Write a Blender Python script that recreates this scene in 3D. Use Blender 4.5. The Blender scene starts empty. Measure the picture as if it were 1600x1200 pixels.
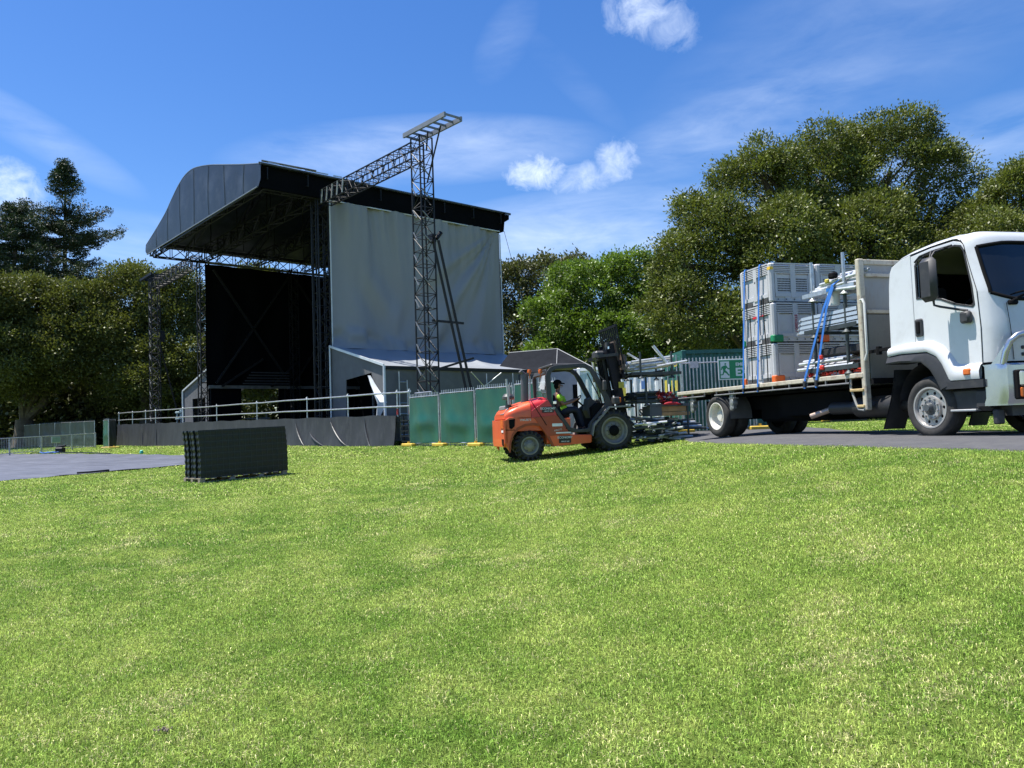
import bpy, math, random
import numpy as np
from mathutils import Vector, Matrix
from mathutils.geometry import tessellate_polygon
R = math.radians
scene = bpy.context.scene
COL = scene.collection
random.seed(7); rng = np.random.default_rng(11)

# ---------------------------------------------------------------- camera
EYE = 1.55; FPX = 1202.0; PITCH = R(3.1); ROLL = R(-2.0)
cd = bpy.data.cameras.new('camera'); cam = bpy.data.objects.new('camera', cd); COL.objects.link(cam)
cam.matrix_world = Matrix.Translation((0, 0, EYE)) @ Matrix.Rotation(R(90) + PITCH, 4, 'X') @ Matrix.Rotation(ROLL, 4, 'Z')
cd.sensor_width = 36; cd.lens = 36 * FPX / 1600; cd.clip_start = 0.1; cd.clip_end = 6000
scene.camera = cam
CR = cam.matrix_world.to_3x3()
def ray(x, y): return CR @ Vector(((x - 800) / FPX, -(y - 600) / FPX, -1))
def at(x, y, Y):
    d = ray(x, y); return Vector((0, 0, EYE)) + d * (Y / d.y)

# ---------------------------------------------------------------- light and sky
SUN_EL, SUN_H = R(69.5), Vector((-0.99, 0.14, 0))
sdir = Vector((SUN_H.x * math.cos(SUN_EL), SUN_H.y * math.cos(SUN_EL), math.sin(SUN_EL)))
ld = bpy.data.lights.new('sun', 'SUN'); ld.energy = 5.0; ld.angle = R(0.53); ld.color = (1, 0.955, 0.88)
lo = bpy.data.objects.new('sun', ld); COL.objects.link(lo); lo.rotation_euler = sdir.to_track_quat('Z', 'Y').to_euler()
lo.location = (0, 0, 60)
world = bpy.data.worlds.new('World'); scene.world = world; world.use_nodes = True
wt = world.node_tree; wt.nodes.clear(); WN = wt.nodes.new; WL = wt.links.new
wo = WN('ShaderNodeOutputWorld'); bg = WN('ShaderNodeBackground'); sky = WN('ShaderNodeTexSky')
sky.sky_type = 'NISHITA'; sky.sun_disc = False; sky.sun_elevation = SUN_EL
sky.sun_rotation = math.atan2(sdir.x, sdir.y); sky.altitude = 30; sky.air_density = 1.0; sky.dust_density = 0.4; sky.ozone_density = 3.0
hs = WN('ShaderNodeHueSaturation'); hs.inputs['Saturation'].default_value = 1.31; hs.inputs['Value'].default_value = 1.0
hs.inputs['Hue'].default_value = 0.510
WL(sky.outputs[0], hs.inputs['Color'])
tc = WN('ShaderNodeTexCoord')
def wmath(op, a, b=None, clamp=False):
    n = WN('ShaderNodeMath'); n.operation = op; n.use_clamp = clamp
    for i, v in enumerate((a, b)):
        if v is None: continue
        if isinstance(v, (int, float)): n.inputs[i].default_value = v
        else: WL(v, n.inputs[i])
    return n.outputs[0]
def wnoise(scale, detail, rough, stretch=(1, 1, 1), rot=(0, 0, 0), dist=0.0):
    m = WN('ShaderNodeMapping'); m.inputs['Scale'].default_value = stretch; m.inputs['Rotation'].default_value = rot
    WL(tc.outputs['Generated'], m.inputs[0]); n = WN('ShaderNodeTexNoise')
    n.inputs['Scale'].default_value = scale; n.inputs['Detail'].default_value = detail
    n.inputs['Roughness'].default_value = rough; n.inputs['Distortion'].default_value = dist
    WL(m.outputs[0], n.inputs['Vector']); return n.outputs[0]
def wspot(px_, py_, rx, ry, ang=0.0):
    """1 at the middle of an ellipse of the sky, 0 at its rim; rx, ry in radians"""
    c = ray(px_, py_).normalized(); e1 = Vector((c.y, -c.x, 0)).normalized(); e2 = c.cross(e1) * -1
    a, b = e1 * math.cos(ang) + e2 * math.sin(ang), e2 * math.cos(ang) - e1 * math.sin(ang)
    outs = []
    for ax, rr in ((a, rx), (b, ry)):
        d = WN('ShaderNodeVectorMath'); d.operation = 'DOT_PRODUCT'; WL(tc.outputs['Generated'], d.inputs[0])
        d.inputs[1].default_value = ax; o = wmath('SUBTRACT', d.outputs['Value'], float(ax.dot(c)))
        o = wmath('DIVIDE', o, rr); outs.append(wmath('MULTIPLY', o, o))
    return wmath('SUBTRACT', 1.0, wmath('ADD', outs[0], outs[1]), True)
puff = wnoise(38, 10, 0.66, dist=0.5); wisp = wnoise(5, 8, 0.6, (1, 1, 3.2), (0.25, 0.1, 0.3), 0.6); fine = wnoise(9, 6, 0.6, (1.0, 1.0, 4.0), (0.1, 0.35, 0.0), 0.4)
cl = None
for (x, y, rx, ry, ang, k) in ((1005, 10, .055, .040, 0.1, .7), (1045, 36, .045, .034, -.5, .45), (838, 268, .046, .028, 0, 1.1), (915, 280, .055, .026, .15, .6),
                               (962, 252, .040, .032, .5, .75), (5, 300, .045, .040, 0, .9)):
    s = wspot(x, y, rx, ry, ang)
    v = wmath('MULTIPLY', wmath('SUBTRACT', wmath('ADD', wmath('MULTIPLY', wmath('POWER', s, 0.8), 0.42), puff), 0.60, True), 1.9 * k)
    v = wmath('MULTIPLY', wmath('MINIMUM', v, 0.85), wmath('POWER', s, 0.35)); cl = v if cl is None else wmath('MAXIMUM', cl, v)
for (x, y, rx, ry, ang, k) in ((50, 205, .13, .025, -.45, .26), (790, 62, .06, .03, .95, .16), (1150, 190, .22, .05, .25, .35), (660, 235, .25, .045, .05, .45),
                               (860, 370, .28, .06, .1, .6), (1350, 60, .35, .12, .4, .14), (130, 400, .3, .06, 0, .35),
                               (900, 130, .1, .02, -.8, .08), (1480, 240, .2, .05, .1, .35)):
    s = wspot(x, y, rx, ry, ang)
    v = wmath('MULTIPLY', wmath('MULTIPLY', s, wmath('SUBTRACT', wmath('ADD', wmath('MULTIPLY', wisp, .6), wmath('MULTIPLY', fine, .5)), 0.38, True)), 2.6 * k)
    cl = wmath('MAXIMUM', cl, v)
mx = WN('ShaderNodeMix'); mx.data_type = 'RGBA'; WL(wmath('MINIMUM', cl, 0.93), mx.inputs[0]); WL(hs.outputs[0], mx.inputs[6])
mx.inputs[7].default_value = (6.0, 6.8, 8.0, 1)
WL(mx.outputs[2], bg.inputs[0]); bg.inputs[1].default_value = 0.098; WL(bg.outputs[0], wo.inputs[0])
scene.view_settings.view_transform = 'Standard'; scene.view_settings.look = 'None'; scene.view_settings.exposure = 0.87; scene.view_settings.gamma = 1.0
try: scene.cycles.max_bounces = 6; scene.cycles.diffuse_bounces = 3; scene.cycles.transparent_max_bounces = 8; scene.cycles.caustics_reflective = False; scene.cycles.caustics_refractive = False
except Exception: pass

# ---------------------------------------------------------------- materials
MATS = {}
def mat(name, col, rough=0.6, metal=0.0, var=0.12, scale=3.0, bump=0.0, bscale=30.0, dirt=None, dirt_amt=0.0, dirt_scale=2.0, spec=0.5, trans=0.0, island=0.0, coat=0.0, stretch=(1, 1, 1)):
    if name in MATS: return MATS[name]
    m = bpy.data.materials.new(name); m.use_nodes = True; t = m.node_tree; N = t.nodes.new; L = t.links.new
    b = t.nodes['Principled BSDF']; b.inputs['Roughness'].default_value = rough; b.inputs['Metallic'].default_value = metal
    b.inputs['Specular IOR Level'].default_value = spec; b.inputs['Coat Weight'].default_value = coat; b.inputs['Coat Roughness'].default_value = 0.08
    c = N('ShaderNodeTexCoord'); mp = N('ShaderNodeMapping'); mp.inputs['Scale'].default_value = stretch; L(c.outputs['Object'], mp.inputs[0])
    n = N('ShaderNodeTexNoise'); n.inputs['Scale'].default_value = scale; n.inputs['Detail'].default_value = 6; n.inputs['Roughness'].default_value = 0.65
    L(mp.outputs[0], n.inputs['Vector'])
    mr = N('ShaderNodeMapRange'); mr.inputs[1].default_value = 0.3; mr.inputs[2].default_value = 0.7; mr.inputs[3].default_value = 1 - var; mr.inputs[4].default_value = 1 + var
    L(n.outputs[0], mr.inputs[0]); out = mr.outputs[0]
    if island:
        g = N('ShaderNodeNewGeometry'); r2 = N('ShaderNodeMapRange'); r2.inputs[3].default_value = 1 - island; r2.inputs[4].default_value = 1 + island
        L(g.outputs['Random Per Island'], r2.inputs[0]); mu = N('ShaderNodeMath'); mu.operation = 'MULTIPLY'; L(out, mu.inputs[0]); L(r2.outputs[0], mu.inputs[1]); out = mu.outputs[0]
    vm = N('ShaderNodeVectorMath'); vm.operation = 'SCALE'; vm.inputs[0].default_value = col; L(out, vm.inputs['Scale']); cout = vm.outputs[0]
    if dirt:
        dn = N('ShaderNodeTexNoise'); dn.inputs['Scale'].default_value = dirt_scale; dn.inputs['Detail'].default_value = 8; dn.inputs['Roughness'].default_value = 0.7
        L(mp.outputs[0], dn.inputs['Vector']); dr = N('ShaderNodeMapRange'); dr.inputs[1].default_value = 0.5; dr.inputs[2].default_value = 0.72; dr.inputs[4].default_value = dirt_amt
        L(dn.outputs[0], dr.inputs[0]); mm = N('ShaderNodeMix'); mm.data_type = 'RGBA'; L(dr.outputs[0], mm.inputs[0]); L(cout, mm.inputs[6]); mm.inputs[7].default_value = (*dirt, 1); cout = mm.outputs[2]
    L(cout, b.inputs['Base Color'])
    if bump:
        bn = N('ShaderNodeTexNoise'); bn.inputs['Scale'].default_value = bscale; bn.inputs['Detail'].default_value = 4; L(mp.outputs[0], bn.inputs['Vector'])
        bb = N('ShaderNodeBump'); bb.inputs['Strength'].default_value = min(bump, 1); bb.inputs['Distance'].default_value = 0.02; L(bn.outputs[0], bb.inputs['Height']); L(bb.outputs[0], b.inputs['Normal'])
    if trans:
        tr = N('ShaderNodeBsdfTranslucent'); ms = N('ShaderNodeMixShader'); ms.inputs[0].default_value = trans
        v2 = N('ShaderNodeVectorMath'); v2.operation = 'MULTIPLY'; L(cout, v2.inputs[0]); v2.inputs[1].default_value = (1.5, 1.6, 0.7); L(v2.outputs[0], tr.inputs[0])
        L(b.outputs[0], ms.inputs[1]); L(tr.outputs[0], ms.inputs[2]); L(ms.outputs[0], t.nodes['Material Output'].inputs[0])
    MATS[name] = m; return m
def glass(name, tint=(0.8, 0.9, 0.88), alpha=0.35, rough=0.02):
    if name in MATS: return MATS[name]
    m = bpy.data.materials.new(name); m.use_nodes = True; t = m.node_tree; N = t.nodes.new; L = t.links.new
    gl = N('ShaderNodeBsdfGlossy'); gl.inputs['Roughness'].default_value = rough; tr = N('ShaderNodeBsdfTransparent'); tr.inputs[0].default_value = (*tint, 1)
    fr = N('ShaderNodeFresnel'); fr.inputs[0].default_value = 1.5; ad = N('ShaderNodeMath'); ad.operation = 'ADD'; ad.use_clamp = True; ad.inputs[1].default_value = alpha
    L(fr.outputs[0], ad.inputs[0]); ms = N('ShaderNodeMixShader'); hf = N('ShaderNodeMath'); hf.operation = 'MULTIPLY'; hf.inputs[1].default_value = .55; L(ad.outputs[0], hf.inputs[0]); L(hf.outputs[0], ms.inputs[0]); L(tr.outputs[0], ms.inputs[1]); L(gl.outputs[0], ms.inputs[2])
    L(ms.outputs[0], t.nodes['Material Output'].inputs[0]); MATS[name] = m; return m

# ---------------------------------------------------------------- mesh building
class MB:
    def __init__(s): s.v = []; s.f = []
    def add(s, vs, fs):
        o = len(s.v); s.v += [tuple(v) for v in vs]; s.f += [tuple(i + o for i in f) for f in fs]; return s
    def box(s, x0, x1, y0, y1, z0, z1):
        return s.add([(x0, y0, z0), (x1, y0, z0), (x1, y1, z0), (x0, y1, z0), (x0, y0, z1), (x1, y0, z1), (x1, y1, z1), (x0, y1, z1)],
                     [(3, 2, 1, 0), (4, 5, 6, 7), (0, 1, 5, 4), (1, 2, 6, 5), (2, 3, 7, 6), (3, 0, 4, 7)])
    def bbox(s, x0, x1, y0, y1, z0, z1, b=0.02):
        """box with chamfered edges"""
        b = min(b, abs(x1 - x0) / 2.01, abs(y1 - y0) / 2.01, abs(z1 - z0) / 2.01); vs = []; idx = {}
        X = (x0, x1); Y = (y0, y1); Z = (z0, z1); sg = (1, -1)
        for i in (0, 1):
            for j in (0, 1):
                for k in (0, 1):
                    for a in range(3):
                        p = [X[i] + sg[i] * b, Y[j] + sg[j] * b, Z[k] + sg[k] * b]; p[a] = (X[i], Y[j], Z[k])[a]
                        idx[(i, j, k, a)] = len(vs); vs.append(p)
        fs = []
        def face(l): fs.append(tuple(idx[q] for q in l))
        for a in range(3):
            for e in (0, 1):
                r = []
                for (p, q) in ((0, 0), (1, 0), (1, 1), (0, 1)):
                    c = [0, 0, 0]; c[a] = e; c[(a + 1) % 3] = p; c[(a + 2) % 3] = q; r.append((*c, a))
                face(r if e else r[::-1])
        for a in range(3):
            b1, b2 = (a + 1) % 3, (a + 2) % 3
            for p in (0, 1):
                for q in (0, 1):
                    c0 = [0, 0, 0]; c1 = [0, 0, 0]; c0[b1] = c1[b1] = p; c0[b2] = c1[b2] = q; c1[a] = 1
                    l = [(*c0, b1), (*c1, b1), (*c1, b2), (*c0, b2)]; face(l if (p ^ q) else l[::-1])
        for i in (0, 1):
            for j in (0, 1):
                for k in (0, 1):
                    l = [(i, j, k, 0), (i, j, k, 1), (i, j, k, 2)]; face(l if (i + j + k) % 2 else l[::-1])
        return s.add(vs, fs)
    def frame(s, p, q):
        p = Vector(p); q = Vector(q); d = (q - p).normalized(); u = Vector((0, 0, 1)) if abs(d.z) < 0.95 else Vector((1, 0, 0))
        a = d.cross(u).normalized(); return p, q, a, a.cross(d).normalized()
    def bar(s, p, q, w, h=None):
        h = h or w; p, q, a, b = s.frame(p, q); vs = []
        for e in (p, q):
            for (i, j) in ((-1, -1), (1, -1), (1, 1), (-1, 1)): vs.append(e + a * (i * w / 2) + b * (j * h / 2))
        return s.add(vs, [(3, 2, 1, 0), (4, 5, 6, 7), (0, 1, 5, 4), (1, 2, 6, 5), (2, 3, 7, 6), (3, 0, 4, 7)])
    def tube(s, p, q, r, n=8, r2=None, cap=True):
        r2 = r if r2 is None else r2; p, q, a, b = s.frame(p, q); vs = []
        for e, rr in ((p, r), (q, r2)):
            for i in range(n):
                t = 2 * math.pi * i / n; vs.append(e + a * (math.cos(t) * rr) + b * (math.sin(t) * rr))
        fs = [(i, (i + 1) % n, n + (i + 1) % n, n + i) for i in range(n)]
        if cap: fs += [tuple(range(n - 1, -1, -1)), tuple(range(n, 2 * n))]
        return s.add(vs, fs)
    def hollow(s, p, q, r, n=8, wall=0.18):
        """open tube with wall thickness"""
        s.tube(p, q, r, n, cap=False); P, Q, a, b = s.frame(p, q); ri = r * (1 - wall)
        rings = []
        for e, rr in ((P, r), (P, ri), (Q, ri), (Q, r)):
            rings.append([e + a * (math.cos(2 * math.pi * i / n) * rr) + b * (math.sin(2 * math.pi * i / n) * rr) for i in range(n)])
        vs = sum(rings, []); fs = []
        for k in range(3):
            for i in range(n): j = (i + 1) % n; fs.append((k * n + j, k * n + i, (k + 1) * n + i, (k + 1) * n + j))
        return s.add(vs, fs)
    def path(s, pts, r, n=8):
        for a, b in zip(pts, pts[1:]): s.tube(a, b, r, n)
        return s
    def sweep(s, pts, radii, n=8, closed_caps=True):
        pts = [Vector(p) for p in pts]; rings = []; ref = None
        for i, p in enumerate(pts):
            d = (pts[min(i + 1, len(pts) - 1)] - pts[max(i - 1, 0)]).normalized()
            if ref is None: ref = Vector((0, 0, 1)) if abs(d.z) < 0.9 else Vector((1, 0, 0))
            a = d.cross(ref).normalized(); b = a.cross(d).normalized(); ref = b
            r = radii[i] if hasattr(radii, '__len__') else radii
            rings.append([p + a * (math.cos(2 * math.pi * k / n) * r) + b * (math.sin(2 * math.pi * k / n) * r) for k in range(n)])
        vs = sum(rings, []); fs = []
        for k in range(len(pts) - 1):
            for i in range(n): j = (i + 1) % n; fs.append((k * n + i, k * n + j, (k + 1) * n + j, (k + 1) * n + i))
        if closed_caps: fs += [tuple(range(n - 1, -1, -1)), tuple(range((len(pts) - 1) * n, len(pts) * n))]
        return s.add(vs, fs)
    def lathe(s, prof, c, axis='Y', n=32):
        """prof: (radius, offset along axis)"""
        vs = []
        for (r, o) in prof:
            for i in range(n):
                t = 2 * math.pi * i / n; a, b = math.cos(t) * r, math.sin(t) * r
                vs.append({'Y': (c[0] + a, c[1] + o, c[2] + b), 'Z': (c[0] + a, c[1] + b, c[2] + o), 'X': (c[0] + o, c[1] + a, c[2] + b)}[axis])
        fs = []
        for k in range(len(prof) - 1):
            for i in range(n): j = (i + 1) % n; fs.append((k * n + i, k * n + j, (k + 1) * n + j, (k + 1) * n + i))
        return s.add(vs, fs)
    def plate(s, outer, y0, y1, holes=(), plane='XZ'):
        """flat plate from an outline in XZ (or XY / YZ) with holes, between y0 and y1"""
        loops = [[Vector((a, b, 0)) for a, b in outer]] + [[Vector((a, b, 0)) for a, b in h] for h in holes]
        tris = tessellate_polygon(loops); pts = [p for l in loops for p in l]; n = len(pts)
        def P(p, y): return {'XZ': (p.x, y, p.y), 'YZ': (y, p.x, p.y), 'XY': (p.x, p.y, y)}[plane]
        vs = [P(p, y0) for p in pts] + [P(p, y1) for p in pts]
        fs = [tuple(t) for t in tris] + [tuple(i + n for i in reversed(t)) for t in tris]; o = 0
        for l in loops:
            m = len(l)
            for i in range(m): j = (i + 1) % m; fs.append((o + i, o + j, n + o + j, n + o + i))
            o += m
        return s.add(vs, fs)
    def grid(s, rows):
        nr, nc = len(rows), len(rows[0]); vs = [p for r in rows for p in r]
        return s.add(vs, [(i * nc + j, i * nc + j + 1, (i + 1) * nc + j + 1, (i + 1) * nc + j) for i in range(nr - 1) for j in range(nc - 1)])
    def strip(s, pts, half, z=None):
        return s
    def build(s, name, m, parent=None, smooth=False, label=None, bevel=0, fix=True):
        me = bpy.data.meshes.new(name); me.from_pydata(s.v, [], s.f); me.validate()
        if fix:
            import bmesh
            bm = bmesh.new(); bm.from_mesh(me); bmesh.ops.recalc_face_normals(bm, faces=bm.faces); bm.to_mesh(me); bm.free()
        me.materials.append(m); ob = bpy.data.objects.new(name, me); COL.objects.link(ob)
        if smooth:
            me.polygons.foreach_set('use_smooth', [True] * len(me.polygons))
            try: me.set_sharp_from_angle(angle=R(38))
            except Exception: pass
        if bevel: b = ob.modifiers.new('bevel', 'BEVEL'); b.width = bevel; b.segments = 2; b.limit_method = 'ANGLE'
        if parent: ob.parent = parent
        if label: ob['label'] = label
        return ob
def tag(o, label=None, cat=None, group=None, kind=None):
    if label: o['label'] = label
    if cat: o['category'] = cat
    if group: o['group'] = group
    if kind: o['kind'] = kind
    return o
def thing(name, label, cat, loc=(0, 0, 0), rz=0.0, group=None):
    o = bpy.data.objects.new(name, None); o.empty_display_size = 0.2; COL.objects.link(o); o.location = loc; o.rotation_euler = (0, 0, rz)
    return tag(o, label, cat, group)
def copy_tree(o, loc=None, rz=None, label=None, parent=None):
    c = o.copy(); COL.objects.link(c)
    if loc is not None: c.location = loc
    if rz is not None: c.rotation_euler = (c.rotation_euler[0], c.rotation_euler[1], rz)
    if label: c['label'] = label
    if parent: c.parent = parent
    for ch in list(o.children): copy_tree(ch, parent=c)
    return c
def np_mesh(name, V, nquads, m, parent=None, smooth=False):
    """V: (nquads*4,3) float array, every four vertices one face"""
    me = bpy.data.meshes.new(name); me.vertices.add(len(V)); me.vertices.foreach_set('co', np.ascontiguousarray(V, dtype=np.float32).ravel())
    me.loops.add(nquads * 4); me.loops.foreach_set('vertex_index', np.arange(nquads * 4, dtype=np.int32))
    me.polygons.add(nquads); me.polygons.foreach_set('loop_start', np.arange(0, nquads * 4, 4, dtype=np.int32))
    me.update(calc_edges=True); me.materials.append(m); ob = bpy.data.objects.new(name, me); COL.objects.link(ob)
    if parent: ob.parent = parent
    return ob
def text(name, body, size, loc, rot, m, parent, sx=1.0, bold=0.0, depth=0.002, spacing=1.0, mat3=None):
    c = bpy.data.curves.new(name, 'FONT'); c.body = body; c.size = size; c.align_x = 'CENTER'; c.align_y = 'CENTER'; c.extrude = depth; c.offset = bold; c.space_character = spacing
    c.resolution_u = 2
    o = bpy.data.objects.new(name, c); COL.objects.link(o); dg = bpy.context.evaluated_depsgraph_get(); me = bpy.data.meshes.new_from_object(o.evaluated_get(dg))
    bpy.data.objects.remove(o); ob = bpy.data.objects.new(name, me); COL.objects.link(ob); me.materials.clear(); me.materials.append(m)
    ob.parent = parent; ob.location = loc; ob.rotation_euler = rot; ob.scale = (sx, 1, 1)
    if mat3 is not None: ob.rotation_euler = mat3.to_euler()
    return ob

# ---------------------------------------------------------------- ground
CP = [(0, 0, 1.55), (0, 3.3, 1.50), (-5, 3, 1.56), (-9, 8, 1.50), (0, 8, 1.33), (3, 2.5, 1.30), (4.2, 6, .82), (2.5, 9, 1.0), (0, 14, 1.14), (-8, 20, 1.2), (-5, 14, 1.3),
      (.5, 20.8, .99), (2.8, 21.3, .83), (4.4, 21.6, .66), (2.6, 15.5, .74), (5.6, 8.4, .46), (4.7, 11.3, .46), (3.9, 15.4, .465), (6.64, 12.3, .45), (4.86, 18.5, .46), (9, 8, .45), (8.2, 19, .46), (12, 14, .45), (6.5, 4, .5), (8, 2, .55),
      (5.6, 23.4, .27), (12, 25, .24), (18, 16, .40), (9.5, 22, .33), (-4.7, 34.5, .57), (-.1, 29, .52), (5, 30, .47), (10, 40, .5), (0, 45, .5), (-10, 40, .55), (-13, 42, .57), (-20, 50, .56), (-31, 61, .56), (-12.5, 29.4, 1.08), (-15.6, 24, 1.18), (-14, 35, .92), (-20, 40, .85),
      (-30, 50, .78), (-38, 57, .74), (-36, 66, .5), (-46, 62, .5), (-24, 22, 1.25), (-30, 30, 1.2), (-40, 40, 1.05), (-15, 10, 1.5), (-5, 26, .98), (-25, 75, .5), (-50, 80, .5), (0, 75, .5), (25, 60, .5), (40, 30, .45), (30, 0, .5), (-30, 0, 1.6), (0, -15, 1.7), (60, 80, .5), (-80, 50, .8), (-70, 90, .5), (0, 110, .5)]
CX = np.array([c[:2] for c in CP], float); CZ = EYE - np.array([c[2] for c in CP])
_D = np.linalg.norm(CX[:, None] - CX[None], axis=2); _c2 = 9.0
_A = np.sqrt(_D ** 2 + _c2); _A[np.diag_indices(len(CP))] -= 0.35; _W = np.linalg.solve(_A, CZ - 0.9)
def hh(x, y):
    x = np.asarray(x, float); y = np.asarray(y, float); sh = x.shape; P = np.stack([x.ravel(), y.ravel()], 1)
    out = np.empty(len(P))
    for i in range(0, len(P), 40000):
        D = np.sqrt(((P[i:i + 40000, None] - CX[None]) ** 2).sum(2) + _c2); out[i:i + 40000] = 0.9 + D @ _W
    r = np.sqrt((P[:, 0]) ** 2 + (P[:, 1] - 30) ** 2); k = np.clip((r - 70) / 40, 0, 1); k = k * k * (3 - 2 * k)
    return (np.clip(out, -0.4, 1.16) * (1 - k) + 1.05 * k).reshape(sh)
def h(x, y): return float(hh(np.array([x]), np.array([y]))[0])
def ground_px(x, y):
    d = ray(x, y); t = .5
    for _ in range(4000):
        p = Vector((0, 0, EYE)) + d * t
        if p.z < h(p.x, p.y): return p
        t *= 1.002
    return p
def G(x, y): return Vector((x, y, h(x, y)))
ROAD = [(8.35, -2.0), (7.0, 3.6), (5.75, 8.4), (4.85, 11.9), (4.05, 15.4), (4.15, 18.2), (4.7, 21.2), (5.3, 24.0)]   # near edge of the road
def road_x(y): return np.interp(y, [p[1] for p in ROAD], [p[0] for p in ROAD])
# ---------------------------------------------------------------- lawn, road, ground sheet
def lawn_material(name, blades):
    m = bpy.data.materials.new(name); m.use_nodes = True; t = m.node_tree; N = t.nodes.new; L = t.links.new; b = t.nodes['Principled BSDF']
    c = N('ShaderNodeTexCoord')
    def noise(s, d, r, st=(1, 1, 1)):
        mp = N('ShaderNodeMapping'); mp.inputs['Scale'].default_value = st; L(c.outputs['Object'], mp.inputs[0]); n = N('ShaderNodeTexNoise')
        n.inputs['Scale'].default_value = s; n.inputs['Detail'].default_value = d; n.inputs['Roughness'].default_value = r; L(mp.outputs[0], n.inputs[0]); return n.outputs[0]
    def rng_(v, a, b_, lo=0, hi=1):
        q = N('ShaderNodeMapRange'); q.inputs[1].default_value = a; q.inputs[2].default_value = b_; q.inputs[3].default_value = lo; q.inputs[4].default_value = hi; L(v, q.inputs[0]); return q.outputs[0]
    def mix(f, a, b_):
        q = N('ShaderNodeMix'); q.data_type = 'RGBA'; L(f, q.inputs[0]) if not isinstance(f, float) else setattr(q.inputs[0], 'default_value', f)
        for i, v in ((6, a), (7, b_)):
            if isinstance(v, tuple): q.inputs[i].default_value = (*v, 1)
            else: L(v, q.inputs[i])
        return q.outputs[2]
    k_ = 1.0 if blades else .40; G1, G2, YL, ST = [tuple(c_ * k_ for c_ in q_) for q_ in ((0.165, 0.290, 0.042), (0.33, 0.44, 0.090), (0.46, 0.54, 0.14), (0.64, 0.60, 0.30))]
    big = noise(0.26, 6, 0.62, (1, .55, 1)); mid = noise(1.5, 6, 0.68); small = noise(7.0, 5, 0.7); dry = noise(0.8, 8, 0.78)
    col = mix(rng_(big, .40, .60), G1, G2); col = mix(rng_(mid, .44, .62, 0, .8), col, YL)
    col = mix(rng_(small, .3, .7, 0, .5), col, G1)
    if blades:
        g = N('ShaderNodeNewGeometry'); ri = g.outputs['Random Per Island']
        dm = N('ShaderNodeMath'); dm.operation = 'ADD'; L(rng_(dry, .52, .68, 0, .5), dm.inputs[0]); dm.inputs[1].default_value = .05
        gt = N('ShaderNodeMath'); gt.operation = 'LESS_THAN'; L(ri, gt.inputs[0]); L(dm.outputs[0], gt.inputs[1]); col = mix(gt.outputs[0], col, ST)
        hm = N('ShaderNodeMath'); hm.operation = 'MULTIPLY'; L(ri, hm.inputs[0]); hm.inputs[1].default_value = 37.7; fr = N('ShaderNodeMath'); fr.operation = 'FRACT'; L(hm.outputs[0], fr.inputs[0])
        sc = rng_(fr.outputs[0], 0, 1, .25, 1.95)
    else:
        col = mix(rng_(dry, .56, .72, 0, .6), col, ST); sc = rng_(noise(55, 6, .8), .3, .7, .55, 1.35)
    vm = N('ShaderNodeVectorMath'); vm.operation = 'SCALE'; L(col, vm.inputs[0]); L(sc, vm.inputs['Scale']); L(vm.outputs[0], b.inputs['Base Color'])
    b.inputs['Roughness'].default_value = .55 if blades else .9; b.inputs['Specular IOR Level'].default_value = .15 if blades else .1
    if blades:
        tr = N('ShaderNodeBsdfTranslucent'); L(vm.outputs[0], tr.inputs[0]); ms = N('ShaderNodeMixShader'); ms.inputs[0].default_value = .3
        L(b.outputs[0], ms.inputs[1]); L(tr.outputs[0], ms.inputs[2]); L(ms.outputs[0], t.nodes['Material Output'].inputs[0])
    else:
        bp = N('ShaderNodeBump'); bp.inputs['Strength'].default_value = .6; bp.inputs['Distance'].default_value = .03; L(noise(40, 6, .75), bp.inputs['Height']); L(bp.outputs[0], b.inputs['Normal'])
    return m
def axis(a, b, near, lo, hi):
    out = [lo]; x = a
    pts = list(np.arange(a, b + 1e-6, near)); 
    l = []; v = a; st = near
    while v > lo: st *= 1.5; v -= st; l.append(max(v, lo))
    r = []; v = b; st = near
    while v < hi: st *= 1.5; v += st; r.append(min(v, hi))
    return np.array(l[::-1] + pts + r)
gx = axis(-30, 24, .75, -3000, 3000); gy = axis(-6, 70, .75, -400, 4500)
XX, YY = np.meshgrid(gx, gy); ZZ = hh(XX, YY); MBg = MB()
MBg.grid([[(XX[i, j], YY[i, j], ZZ[i, j]) for j in range(len(gx))] for i in range(len(gy))])
tag(MBg.build('ground', lawn_material('lawn soil and turf', False), smooth=True, fix=False), kind='structure')
# road: a real strip laid on the plateau, near edge as in ROAD, 4 m wide
ys = np.arange(-2, 24.2, .6); rows = []
jit = np.interp(ys, ys, rng.normal(0, .035, len(ys)))
for k, y in enumerate(ys):
    x0 = road_x(y) + jit[k]; rows.append([(x0 + w_ * 1.0 * 4.1, y + w_ * 1.15, h(x0 + w_ * 4.1, y + w_ * 1.15) + (.022 if 0 < w_ < 1 else -.02)) for w_ in (0, .008, .1, .25, .4, .55, .7, .85, .992, 1)])
tag(MB().grid(rows).build('road', mat('asphalt', (.075, .075, .08), .85, var=.18, scale=4, bump=.5, bscale=120, dirt=(.11, .105, .095), dirt_amt=.5), smooth=True, fix=False), kind='structure')

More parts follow.
